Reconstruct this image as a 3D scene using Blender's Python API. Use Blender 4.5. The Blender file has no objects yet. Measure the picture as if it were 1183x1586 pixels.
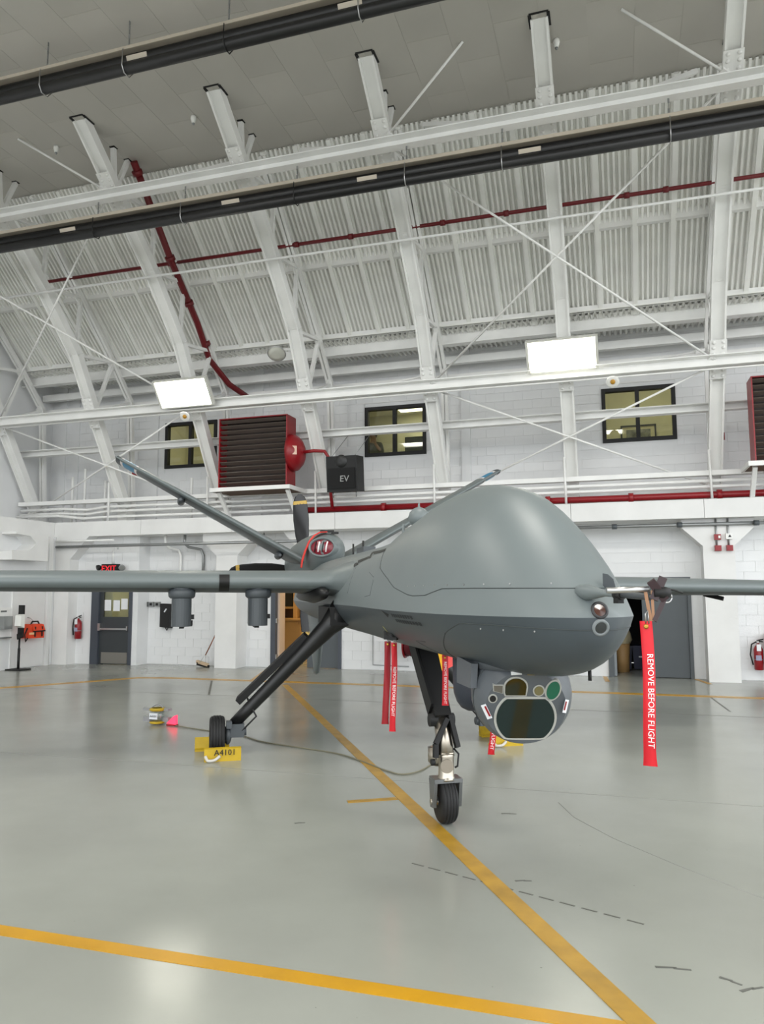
import bpy, bmesh, math, random
from mathutils import Vector, Matrix
random.seed(7)
R = math.radians
SC = bpy.context.scene
COL = SC.collection

# ------------------------------------------------------------------ camera
cd = bpy.data.cameras.new('camera'); cam = bpy.data.objects.new('camera', cd); COL.objects.link(cam)
yaw, pit, rol = R(17.187), R(6.081), R(-0.198)
fw = Vector((-math.sin(yaw)*math.cos(pit), math.cos(yaw)*math.cos(pit), math.sin(pit)))
r0 = Vector((math.cos(yaw), math.sin(yaw), 0)); u0 = r0.cross(fw)
cr = math.cos(rol)*r0 + math.sin(rol)*u0; cu = -math.sin(rol)*r0 + math.cos(rol)*u0
m = Matrix((cr, cu, -fw)).transposed().to_4x4(); m.translation = Vector((0, 0, 1.75))
cam.matrix_world = m
cd.sensor_fit = 'VERTICAL'; cd.sensor_height = 24; cd.lens = 24*1180/1586
cd.clip_start = 0.05; cd.clip_end = 500
SC.camera = cam

# ------------------------------------------------------------------ sky and exposure
w = bpy.data.worlds.new('sky'); SC.world = w; w.use_nodes = True
bg = w.node_tree.nodes['Background']; bg.inputs[0].default_value = (0.93, 0.97, 1.0, 1); bg.inputs[1].default_value = 1.5
SC.view_settings.view_transform = 'Standard'; SC.view_settings.look = 'None'
SC.view_settings.gamma = 1; SC.view_settings.use_curve_mapping = False
SC.view_settings.exposure = 1.18
# the hangar's other high-bay lamps, above and behind the photographer
for i_, (x_, y_) in enumerate(((-9.4, 6.0), (-0.9, 6.0), (7.6, 6.0), (-9.4, -2.5), (-0.9, -2.5), (7.6, -2.5))):
    ld = bpy.data.lights.new('bay_light', 'AREA'); ld.shape = 'RECTANGLE'; ld.size = 2.6; ld.size_y = 1.4
    ld.energy = 120; ld.color = (1.0, 0.97, 0.9)
    lo_ = bpy.data.objects.new('bay_light', ld); COL.objects.link(lo_); lo_.location = (x_, y_, 9.6)
SC.cycles.max_bounces = 8; SC.cycles.diffuse_bounces = 5; SC.cycles.glossy_bounces = 4
SC.cycles.sample_clamp_indirect = 6

# ------------------------------------------------------------------ materials
def lin(c):
    return tuple(((x/255)/12.92 if x/255 <= 0.04045 else (((x/255)+0.055)/1.055)**2.4) for x in c) + (1,)
MATS = {}
def mat(name, rgb, rough=0.5, metal=0.0, var=0.0, scale=3.0, bump=0.0, bscale=60.0, spec=0.5, emit=None, estr=0.0, alpha=None, coat=0.0):
    if name in MATS: return MATS[name]
    M = bpy.data.materials.new(name); M.use_nodes = True; nt = M.node_tree
    b = nt.nodes['Principled BSDF']; c = lin(rgb)
    b.inputs['Base Color'].default_value = c; b.inputs['Roughness'].default_value = rough
    b.inputs['Metallic'].default_value = metal; b.inputs['Specular IOR Level'].default_value = spec
    b.inputs['Coat Weight'].default_value = coat
    tc = nt.nodes.new('ShaderNodeTexCoord')
    if var:
        n = nt.nodes.new('ShaderNodeTexNoise'); n.inputs['Scale'].default_value = scale; n.inputs['Detail'].default_value = 5
        nt.links.new(tc.outputs['Object'], n.inputs['Vector'])
        rp = nt.nodes.new('ShaderNodeValToRGB')
        rp.color_ramp.elements[0].position = 0.3; rp.color_ramp.elements[1].position = 0.7
        rp.color_ramp.elements[0].color = tuple(max(0, x*(1-var)) for x in c[:3])+(1,)
        rp.color_ramp.elements[1].color = tuple(min(1, x*(1+var)) for x in c[:3])+(1,)
        nt.links.new(n.outputs['Fac'], rp.inputs[0]); nt.links.new(rp.outputs[0], b.inputs['Base Color'])
    if bump:
        n2 = nt.nodes.new('ShaderNodeTexNoise'); n2.inputs['Scale'].default_value = bscale
        nt.links.new(tc.outputs['Object'], n2.inputs['Vector'])
        bp = nt.nodes.new('ShaderNodeBump'); bp.inputs['Strength'].default_value = bump; bp.inputs['Distance'].default_value = 0.01
        nt.links.new(n2.outputs['Fac'], bp.inputs['Height']); nt.links.new(bp.outputs[0], b.inputs['Normal'])
    if emit:
        b.inputs['Emission Color'].default_value = lin(emit); b.inputs['Emission Strength'].default_value = estr
    if alpha is not None:
        b.inputs['Alpha'].default_value = alpha
    MATS[name] = M; return M
def glass_mat(name, rgb=(255, 255, 255), refl=0.08):
    M = bpy.data.materials.new(name); M.use_nodes = True; nt = M.node_tree
    for n in list(nt.nodes):
        if n.type != 'OUTPUT_MATERIAL': nt.nodes.remove(n)
    out = [n for n in nt.nodes if n.type == 'OUTPUT_MATERIAL'][0]
    t = nt.nodes.new('ShaderNodeBsdfTransparent'); t.inputs[0].default_value = lin(rgb)
    g = nt.nodes.new('ShaderNodeBsdfGlossy'); g.inputs['Roughness'].default_value = 0.03
    mx = nt.nodes.new('ShaderNodeMixShader'); mx.inputs[0].default_value = refl
    nt.links.new(t.outputs[0], mx.inputs[1]); nt.links.new(g.outputs[0], mx.inputs[2]); nt.links.new(mx.outputs[0], out.inputs[0])
    MATS[name] = M; return M
STEEL = mat('white_painted_steel', (235, 235, 233), 0.45, var=0.05, scale=2.0)
DECK = mat('white_painted_deck', (238, 238, 234), 0.5, var=0.08, scale=1.2)
WALL = mat('white_block_paint', (226, 227, 228), 0.5, var=0.03, scale=1.5, bump=0.12, bscale=45)
CONC = mat('white_concrete_paint', (226, 226, 225), 0.5, var=0.05, scale=1.5, bump=0.08, bscale=20)
CEIL = mat('grey_ceiling_board', (188, 185, 178), 0.75, var=0.05, scale=0.6)
BEIGE = mat('beige_reflector', (190, 180, 165), 0.5, var=0.05)
BLACK = mat('black_metal', (20, 20, 21), 0.4, var=0.1)
BLACKM = mat('matt_black', (14, 14, 15), 0.6)
RUBBER = mat('tyre_rubber', (24, 24, 25), 0.65, var=0.2, scale=8)
REDP = mat('red_pipe_paint', (104, 12, 20), 0.4, var=0.08)
RED = mat('red_paint', (140, 16, 26), 0.35, var=0.06)
REDC = mat('red_streamer_fabric', (205, 20, 36), 0.55, var=0.06, scale=12)
WHITE = mat('white_lettering', (245, 240, 240), 0.6)
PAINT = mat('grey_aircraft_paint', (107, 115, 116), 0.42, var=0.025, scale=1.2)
UNDERGREY = mat('dark_grey_underside', (62, 70, 75), 0.42, var=0.025, scale=1.2)  # darker grey than the upper skin, for hull, wing and tail undersides
PAINTD = mat('dark_grey_seam', (60, 66, 67), 0.6)
GUN = mat('dark_grey_equipment_paint', (70, 75, 79), 0.45, var=0.03)
NICKEL = mat('nickel_metal', (176, 168, 155), 0.28, metal=1.0, var=0.06, scale=6)
ALU = mat('aluminium', (190, 190, 190), 0.35, metal=1.0)
YEL = mat('yellow_paint', (190, 158, 26), 0.5, var=0.1, scale=6)
DOORG = mat('grey_door_paint', (76, 82, 86), 0.4, var=0.03)
DOORG2 = mat('dark_grey_door_paint', (54, 58, 61), 0.4, var=0.03)
WOOD = mat('varnished_wood', (190, 150, 95), 0.5, var=0.15, scale=4)
TAN = mat('tan_cabinet', (176, 140, 92), 0.5, var=0.06)
GALV = mat('galvanised_pipe', (150, 152, 152), 0.35, metal=0.7, var=0.08)
ORANGE = mat('orange_fabric', (230, 72, 34), 0.6, var=0.08, scale=9)
BLUEBIN = mat('dark_blue_plastic', (24, 30, 62), 0.45)
CREAM = mat('cream_room_wall', (230, 226, 208), 0.7, var=0.03)
BROWN = mat('brown_plywood', (98, 74, 56), 0.7, var=0.1)
GLASS = glass_mat('window_glass', (222, 226, 212), 0.06)
CLEAR = glass_mat('clear_plastic', (225, 230, 228), 0.12)

# ------------------------------------------------------------------ mesh helpers
class MB:
    def __init__(s): s.v = []; s.f = []; s.sm = []
    def add(s, vs, fs, smooth=False):
        n = len(s.v); s.v += [tuple(v) for v in vs]
        s.f += [tuple(n+i for i in f) for f in fs]; s.sm += [smooth]*len(fs); return s
    def box(s, c, d, M=None):
        c = Vector(c); vs = []
        for i in (-1, 1):
            for j in (-1, 1):
                for k in (-1, 1):
                    p = Vector((i*d[0]/2, j*d[1]/2, k*d[2]/2))
                    vs.append(c + (M @ p if M else p))
        return s.add(vs, [(0, 1, 3, 2), (4, 6, 7, 5), (0, 4, 5, 1), (2, 3, 7, 6), (0, 2, 6, 4), (1, 5, 7, 3)])
    def b2(s, lo, hi):
        return s.box([(a+b)/2 for a, b in zip(lo, hi)], [abs(b-a) for a, b in zip(lo, hi)])
    def bar(s, p, q, wd, ht, side=(1, 0, 0), w2=None, h2=None):
        p, q = Vector(p), Vector(q); t = (q-p).normalized(); a = Vector(side); a = a - a.dot(t)*t
        if a.length < 1e-4: a = Vector((0, 1, 0)) - t.y*t
        a.normalize(); b = t.cross(a); w2 = wd if w2 is None else w2; h2 = ht if h2 is None else h2
        vs = []
        for P, x, y in ((p, wd, ht), (q, w2, h2)):
            for i, j in ((-1, -1), (1, -1), (1, 1), (-1, 1)): vs.append(P + a*(i*x/2) + b*(j*y/2))
        return s.add(vs, [(3, 2, 1, 0), (4, 5, 6, 7), (0, 1, 5, 4), (1, 2, 6, 5), (2, 3, 7, 6), (3, 0, 4, 7)])
    def tube(s, pts, r, n=8, caps=True, smooth=True):
        pts = [Vector(p) for p in pts]; rs = r if isinstance(r, (list, tuple)) else [r]*len(pts)
        rings = []; prev = None
        for i, p in enumerate(pts):
            if i == 0: t = pts[1]-p
            elif i == len(pts)-1: t = p-pts[i-1]
            else: t = (pts[i+1]-p).normalized() + (p-pts[i-1]).normalized()
            t.normalize()
            if prev is None:
                a = Vector((0, 0, 1)) if abs(t.z) < 0.9 else Vector((1, 0, 0))
            else: a = prev
            a = (a - a.dot(t)*t).normalized(); prev = a; b = t.cross(a)
            rings.append([p + a*(rs[i]*math.cos(2*math.pi*k/n)) + b*(rs[i]*math.sin(2*math.pi*k/n)) for k in range(n)])
        vs = [v for rg in rings for v in rg]; fs = []
        for i in range(len(pts)-1):
            for k in range(n):
                k2 = (k+1) % n
                fs.append((i*n+k, i*n+k2, (i+1)*n+k2, (i+1)*n+k))
        s.add(vs, fs, smooth)
        if caps:
            o = len(s.v)-len(vs)
            s.f += [tuple(o+k for k in reversed(range(n))), tuple(o+(len(pts)-1)*n+k for k in range(n))]; s.sm += [False, False]
        return s
    def lathe(s, prof, c, ax, n=24, ref=None, smooth=True):
        # prof: list of (along, radius); revolved about axis ax through c
        ax = Vector(ax).normalized(); c = Vector(c)
        a = Vector(ref) if ref else (Vector((0, 0, 1)) if abs(ax.z) < 0.9 else Vector((1, 0, 0)))
        a = (a - a.dot(ax)*ax).normalized(); b = ax.cross(a); vs = []
        for h, r in prof:
            for k in range(n):
                t = 2*math.pi*k/n; vs.append(c + ax*h + a*(max(r, 1e-5)*math.cos(t)) + b*(max(r, 1e-5)*math.sin(t)))
        fs = []
        for i in range(len(prof)-1):
            for k in range(n):
                k2 = (k+1) % n; fs.append((i*n+k, i*n+k2, (i+1)*n+k2, (i+1)*n+k))
        fs2 = [tuple(reversed(range(n))), tuple((len(prof)-1)*n+k for k in range(n))]
        s.add(vs, fs, smooth); o = len(s.v)-len(vs)
        for f in fs2: s.f.append(tuple(o+i for i in f)); s.sm.append(False)
        return s
    def cyl(s, p, q, r, n=16): return s.tube([p, q], r, n)
    def prism(s, poly, d):
        # poly: 3D points of a planar outline, extruded by vector d
        n = len(poly); d = Vector(d); vs = [Vector(p) for p in poly]+[Vector(p)+d for p in poly]
        fs = [tuple(reversed(range(n))), tuple(range(n, 2*n))]+[(i, (i+1) % n, n+(i+1) % n, n+i) for i in range(n)]
        return s.add(vs, fs)
    def grid(s, rows, smooth=True, closed=False):
        n = len(rows[0]); vs = [p for r in rows for p in r]; fs = []
        for i in range(len(rows)-1):
            for k in range(n if closed else n-1):
                k2 = (k+1) % n; fs.append((i*n+k, i*n+k2, (i+1)*n+k2, (i+1)*n+k))
        return s.add(vs, fs, smooth)
    def mesh(s, name, m, off=(0, 0, 0), fix=True):
        me = bpy.data.meshes.new(name)
        me.from_pydata([(v[0]-off[0], v[1]-off[1], v[2]-off[2]) for v in s.v], [], s.f)
        for p, q in zip(me.polygons, s.sm): p.use_smooth = q
        if fix:
            bm = bmesh.new(); bm.from_mesh(me); bmesh.ops.recalc_face_normals(bm, faces=bm.faces); bm.to_mesh(me); bm.free()
        me.materials.append(m); me.update(); return me

def tag(o, label=None, cat=None, group=None, kind=None):
    if label: o['label'] = label
    if cat: o['category'] = cat
    if group: o['group'] = group
    if kind: o['kind'] = kind
    return o
def empty(name, loc, label=None, cat=None, group=None, kind=None, rz=0):
    o = bpy.data.objects.new(name, None); COL.objects.link(o); o.location = loc; o.rotation_euler = (0, 0, rz)
    o.empty_display_size = 0.1
    return tag(o, label, cat, group, kind)
def wloc(o):
    l = Vector(o.location)
    while o.parent: o = o.parent; l += Vector(o.location)
    return l
def part(name, mb, m, root, local=False, label=None, kind=None):
    # geometry is given in world coordinates unless local
    off = (0, 0, 0) if local else wloc(root)
    ob = bpy.data.objects.new(name, mb.mesh(name, m, off)); COL.objects.link(ob); ob.parent = root
    return tag(ob, label, None, None, kind)
def solo(name, mb, m, loc=(0, 0, 0), label=None, cat=None, group=None, kind=None):
    ob = bpy.data.objects.new(name, mb.mesh(name, m, loc)); COL.objects.link(ob); ob.location = loc
    return tag(ob, label, cat, group, kind)
def struct(name, mb, m, loc=(0, 0, 0)): return solo(name, mb, m, loc, kind='structure')
def inst(name, me, root, loc):
    ob = bpy.data.objects.new(name, me); COL.objects.link(ob); ob.parent = root; ob.location = loc; return ob
def copy_tree(o, parent=None):
    c = o.copy(); COL.objects.link(c)
    if parent: c.parent = parent
    for ch in list(o.children): copy_tree(ch, c)
    return c
def text_mb(txt, size, org, xdir, ydir, depth=0.002):
    cu_ = bpy.data.curves.new('t', 'FONT'); cu_.body = txt; cu_.size = size; cu_.align_x = 'CENTER'; cu_.align_y = 'CENTER'
    cu_.extrude = depth/2; cu_.resolution_u = 2
    ob = bpy.data.objects.new('t', cu_); COL.objects.link(ob)
    dg = bpy.context.evaluated_depsgraph_get(); me = bpy.data.meshes.new_from_object(ob.evaluated_get(dg))
    x = Vector(xdir).normalized(); y = Vector(ydir).normalized(); z = x.cross(y); org = Vector(org)
    mb = MB(); mb.add([org + x*v.co.x + y*v.co.y + z*v.co.z for v in me.vertices], [tuple(p.vertices) for p in me.polygons])
    bpy.data.objects.remove(ob); bpy.data.curves.remove(cu_); bpy.data.meshes.remove(me)
    return mb
def holed_wall(mb, u0_, u1_, z0, z1, holes, v0, v1, axis='u'):
    us = sorted({u0_, u1_} | {max(u0_, min(u1_, h[i])) for h in holes for i in (0, 1)})
    for a, b in zip(us, us[1:]):
        if b-a < 1e-4: continue
        mid = (a+b)/2; zs = [(z0, z1)]
        for h in holes:
            if h[0] < mid < h[1]:
                nz = []
                for lo, hi in zs:
                    if h[3] <= lo or h[2] >= hi: nz.append((lo, hi)); continue
                    if h[2] > lo: nz.append((lo, h[2]))
                    if h[3] < hi: nz.append((h[3], hi))
                zs = nz
        for lo, hi in zs:
            if axis == 'u': mb.b2((a, v0, lo), (b, v1, hi))
            else: mb.b2((v0, a, lo), (v1, b, hi))
    return mb

# ================================================================== SETTING
def floor_mat():
    M = bpy.data.materials.new('epoxy_floor'); M.use_nodes = True; nt = M.node_tree; b = nt.nodes['Principled BSDF']
    tc = nt.nodes.new('ShaderNodeTexCoord')
    def noise(sc, det=4, rough=0.5):
        n = nt.nodes.new('ShaderNodeTexNoise'); n.inputs['Scale'].default_value = sc; n.inputs['Detail'].default_value = det
        n.inputs['Roughness'].default_value = rough; nt.links.new(tc.outputs['Object'], n.inputs['Vector']); return n
    def ramp(src, p0, c0, p1, c1):
        r = nt.nodes.new('ShaderNodeValToRGB'); r.color_ramp.elements[0].position = p0; r.color_ramp.elements[1].position = p1
        r.color_ramp.elements[0].color = c0; r.color_ramp.elements[1].color = c1; nt.links.new(src, r.inputs[0]); return r
    a = ramp(noise(0.45, 6).outputs['Fac'], 0.35, lin((143, 145, 138)), 0.65, lin((157, 160, 152)))
    st = ramp(noise(2.3, 8, 0.7).outputs['Fac'], 0.66, (1, 1, 1, 1), 0.8, (0.72, 0.71, 0.68, 1))
    mx = nt.nodes.new('ShaderNodeMixRGB'); mx.blend_type = 'MULTIPLY'; mx.inputs[0].default_value = 0.7
    mx.inputs[0].default_value = 0.0
    nt.links.new(a.outputs[0], mx.inputs[1]); nt.links.new(st.outputs[0], mx.inputs[2])
    sp = ramp(noise(26, 2).outputs['Fac'], 0.77, (1, 1, 1, 1), 0.8, (0.45, 0.44, 0.42, 1))
    mx2 = nt.nodes.new('ShaderNodeMixRGB'); mx2.blend_type = 'MULTIPLY'; mx2.inputs[0].default_value = 0.8
    nt.links.new(mx.outputs[0], mx2.inputs[1]); nt.links.new(sp.outputs[0], mx2.inputs[2]); nt.links.new(mx2.outputs[0], b.inputs['Base Color'])
    rr = ramp(noise(1.1, 5).outputs['Fac'], 0.3, (0.17, 0.17, 0.17, 1), 0.7, (0.25, 0.25, 0.25, 1)); nt.links.new(rr.outputs[0], b.inputs['Roughness'])
    bp = nt.nodes.new('ShaderNodeBump'); bp.inputs['Strength'].default_value = 0.05; bp.inputs['Distance'].default_value = 0.02
    nt.links.new(noise(3.0, 3).outputs['Fac'], bp.inputs['Height']); nt.links.new(bp.outputs[0], b.inputs['Normal'])
    return M
FLOOR = floor_mat()
struct('floor', MB().b2((-16, -10, -0.3), (13, 20, 0)), FLOOR)
APRON = mat('concrete_apron', (168, 166, 160), 0.85, var=0.1, scale=0.3)
struct('ground', MB().b2((-90, -120, -0.36), (90, 90, -0.02)), APRON)

BAY, X0 = 2.86, -12.33
FX = [X0 + BAY*k for k in range(-1, 7)]              # truss planes, f0 .. f7
VB, VS, VU = 16.9, 16.45, 17.9                        # lower wall, stepped-out wall, upper wall
doors = [(-12.72, -11.66, 0, 2.1), (-8.0, -6.27, 0, 2.1), (-0.22, 1.37, 0, 2.04)]
# lower back wall, blocks proud of a backing wall
wb = empty('wall_back', (0, VB, 0), kind='structure')
mb = MB(); holed_wall(mb, -11.45, 13.0, 0, 3.2, doors[1:], VB-0.001, VB+0.25)
holed_wall(mb, -13.7, -11.45, 0, 3.2, doors[:1], VS-0.001, VB+0.25)
part('backing', mb, WALL, wb)
BL, BH = 0.44, 0.215
def block_mesh(name, L, H): return MB().box((0, 0, 0), (L-0.005, 0.024, H-0.005)).mesh(name, WALL)
blk = block_mesh('block', BL, BH)
def lay_blocks(root, ua, ub, za, zb, holes, v, limit, focus):
    full, cut = [], MB(); row = 0; z = za
    while z < zb-0.02:
        h = min(BH, zb-z); u = ua - (BL/2 if row % 2 else 0)
        while u < ub-0.01:
            a, b = max(u, ua), min(u+BL, ub)
            segs = [(a, b)]
            for hh in holes:
                if hh[2] < z+h-0.02 and hh[3] > z+0.02:
                    ns = []
                    for s0, s1 in segs:
                        if hh[1] <= s0 or hh[0] >= s1: ns.append((s0, s1)); continue
                        if hh[0] > s0: ns.append((s0, hh[0]))
                        if hh[1] < s1: ns.append((hh[1], s1))
                    segs = ns
            for s0, s1 in segs:
                if s1-s0 < 0.02: continue
                c = ((s0+s1)/2, v, z+h/2)
                if abs(s1-s0-BL) < 1e-4 and abs(h-BH) < 1e-4: full.append(c)
                else: cut.box(c, (s1-s0-0.005, 0.024, h-0.005))
            u += BL
        z += h; row += 1
    full.sort(key=lambda c: (Vector(c)-Vector(focus)).length)
    for c in full[:limit]: inst('block', blk, root, Vector(c)-wloc(root))
    for c in full[limit:]: cut.box(c, (BL-0.005, 0.024, BH-0.005))
    return cut
pil_holes = [(-9.3, -8.62, 0, 3.2), (1.58, 2.24, 0, 3.2)]
c1 = lay_blocks(wb, -11.45, 3.6, 0, 3.2, doors[1:]+pil_holes, VB, 296, (-1, 14, 1.5))
c2 = lay_blocks(wb, -13.7, -11.45, 0, 3.2, doors[:1], VS, 0, (0, 0, 0))
c1.add(c2.v, c2.f); part('cut_blocks', c1, WALL, wb, kind='stuff')
# pillars with corbelled heads
def pillar(name, ua, ub):
    f, b = 16.36, VB+0.01
    poly = [(ua, f, 0), (ub, f, 0), (ub, f, 2.66), (ub+0.38, f, 3.03), (ub+0.38, f, 3.2), (ua-0.38, f, 3.2), (ua-0.38, f, 3.03), (ua, f, 2.66)]
    return struct(name, MB().prism(poly, (0, b-f, 0)), CONC)
pillar('trim_1', -9.24, -8.68); pillar('trim_2', 1.62, 2.2)
struct('trim_3', MB().prism([(-7.5, 16.36, 3.2), (-7.1, 16.36, 2.75), (-6.4, 16.36, 2.75), (-6.4, 16.36, 3.2)], (0, 0.5, 0)), CONC)
struct('trim_4', MB().prism([(-13.69, 16.1, 3.2), (-12.7, 16.1, 3.2), (-13.25, 16.1, 2.62), (-13.25, 16.1, 0), (-13.69, 16.1, 0)], (0, 0.34, 0)), CONC)
# ledge beam along the back and the left
lb = MB()
edges = [-13.75, -11.2, -8.7, -6.1, -3.5, -0.9, 1.65, 4.3, 7.0, 9.7, 13.0]
for a, b in zip(edges, edges[1:]): lb.b2((a+0.004, 16.1, 3.2), (b-0.004, 16.45, 3.57))
lb.b2((-15.5, 16.46, 3.2), (13.0, 18.1, 3.5))
struct('trim_5', lb, CONC)
lb = MB()
for a, b in ((8, 10.6), (10.6, 13.2), (13.2, 16.1)): lb.b2((-14.1, a+0.004, 3.2), (-13.75, b-0.004, 3.57))
lb.b2((-15.5, 8, 3.2), (-14.11, 16.45, 3.5))
struct('trim_6', lb, CONC)
# left wall
wl = empty('wall_left', (-13.7, 0, 0), kind='structure')
part('lower_wall', MB().b2((-13.95, -10, 0), (-13.7, 16.46, 3.2)), WALL, wl)
part('upper_wall', MB().b2((-15.75, -10, 3.5), (-15.5, 18.1, 10.8)), WALL, wl)
part('door_panel', MB().b2((-13.7, 14.7, 0.02), (-13.67, 15.78, 2.15)), CONC, wl)
struct('trim_7', MB().b2((-13.7, 15.8, 0), (-13.62, 15.9, 3.2)), CONC)
struct('trim_8', MB().prism([(-13.7, 14.3, 3.2), (-13.7, 15.35, 3.2), (-13.7, 15.35, 2.55), (-13.7, 14.2, 2.55), (-13.7, 14.2, 2.75), (-13.7, 14.75, 2.8), (-13.7, 14.95, 2.95), (-13.7, 14.75, 3.12), (-13.7, 14.3, 3.15)], (0.42, 0, 0)), CONC)
# the right end and the front are open hangar doors: daylight comes in there
# upper back wall with windows
wins = [(-11.73, -10.15, 5.14, 6.4), (-5.97, -4.39, 5.14, 6.4), (-0.24, 1.35, 5.14, 6.4)]
wu = empty('wall_back_upper', (0, VU, 3.5), kind='structure')
mb = MB(); holed_wall(mb, -15.5, 13.0, 3.5, 7.75, wins, VU+0.001, VU+0.2); part('backing', mb, WALL, wu)
c1 = lay_blocks(wu, -15.45, 3.6, 3.5, 7.7, wins, VU, 298, (-2, 14, 5.5)); part('cut_blocks', c1, WALL, wu, kind='stuff')
mb = MB()
for a in (-15.1, -14.65, -12.05, -8.9, -3.4): mb.b2((a-0.11, VU-0.06, 3.6), (a+0.11, VU, 7.7))
part('pilaster', mb, WALL, wu)
# rooms behind the windows
def room(n, a, b, d, h0=4.2, h1=7.4):
    mb = MB(); v0 = VU+0.21
    mb.b2((a, v0+d, h0), (b, v0+d+0.1, h1)); mb.b2((a-0.1, v0, h0), (a, v0+d, h1)); mb.b2((b, v0, h0), (b+0.1, v0+d, h1))
    mb.b2((a, v0, h0-0.1), (b, v0+d, h0)); mb.b2((a, v0, h1), (b, v0+d, h1+0.1))
    struct('wall_room_%d' % n, mb, CREAM)
room(1, -12.6, -9.2, 2.2); room(2, -8.2, -3.9, 3.0, h1=6.95); room(3, -1.2, 2.4, 2.6)
LAMP_ROOM = mat('room_light_panel', (255, 244, 210), 0.5, emit=(255, 246, 224), estr=4)
for c in ((-10.3, VU+1.2, 7.37), (-5.2, VU+2.4, 6.92), (0.8, VU+1.3, 7.37)):
    t = empty('ceiling_light_panel', c, 'glowing panel light inside the room behind the %s upper window' % {-10.3: 'left', -5.2: 'middle', 0.8: 'right'}[c[0]], 'light', 'office ceiling lights')
    part('diffuser', MB().box(c, (1.2, 0.7, 0.02)), LAMP_ROOM, t)
    f = MB()
    for i in (-1, 1): f.box((c[0]+i*0.62, c[1], c[2]), (0.04, 0.78, 0.04)); f.box((c[0], c[1]+i*0.37, c[2]), (1.24, 0.04, 0.04))
    part('frame', f, STEEL, t)
for i, (a, b, z0, z1) in enumerate(wins):
    t = empty('window_%d' % (i+1), ((a+b)/2, VU, z0), kind='structure')
    f = MB(); fwid = 0.085
    f.b2((a, VU-0.05, z0), (b, VU+0.1, z0+fwid)); f.b2((a, VU-0.05, z1-fwid), (b, VU+0.1, z1))
    f.b2((a, VU-0.05, z0+fwid), (a+fwid, VU+0.1, z1-fwid)); f.b2((b-fwid, VU-0.05, z0+fwid), (b, VU+0.1, z1-fwid))
    part('window_frame', f, BLACKM, t); mcx = (a+b)/2-0.02
    part('mullion', MB().b2((mcx-0.045, VU-0.04, z0+fwid), (mcx+0.045, VU+0.09, z1-fwid)), BLACKM, t)
    part('pane', MB().b2((a+fwid, VU+0.02, z0+fwid), (mcx-0.045, VU+0.026, z1-fwid)), GLASS, t)
    part('pane', MB().b2((mcx+0.045, VU+0.02, z0+fwid), (b-fwid, VU+0.026, z1-fwid)), GLASS, t)
    s = MB(); s.b2((a-0.25, VU-0.02, z1+0.1), (b+0.12, VU-0.012, z1+0.13)); part('lintel_line', s, CONC, t)

t = empty('framed_picture', (0.7, VU+2.7, 5.3), 'black framed picture on the cream wall behind the right upper window', 'picture')
pc = Vector((0.62, VU+2.78, 5.78)); f = MB()
for i in (-1, 1): f.box(pc+Vector((i*0.42, 0, 0)), (0.04, 0.04, 0.64)); f.box(pc+Vector((0, 0, i*0.3)), (0.88, 0.04, 0.04))
part('frame', f, BLACKM, t); part('mat_board', MB().box(pc+Vector((0, 0.01, 0)), (0.82, 0.01, 0.58)), mat('picture_mount', (215, 208, 180), 0.7), t)
part('print', MB().box(pc, (0.6, 0.01, 0.4)), mat('grey_print', (130, 132, 130), 0.7, var=0.6, scale=9), t)
t = empty('dark_cupboard', (-4.9, VU+2.5, 4.2), 'dark cupboard standing in the room behind the middle upper window', 'cabinet')
part('body', MB().b2((-5.6, VU+2.4, 4.2), (-5.0, VU+2.85, 6.1)), DOORG2, t); part('door', MB().b2((-5.57, VU+2.37, 4.25), (-5.03, VU+2.4, 6.05)), DOORG, t)
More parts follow.
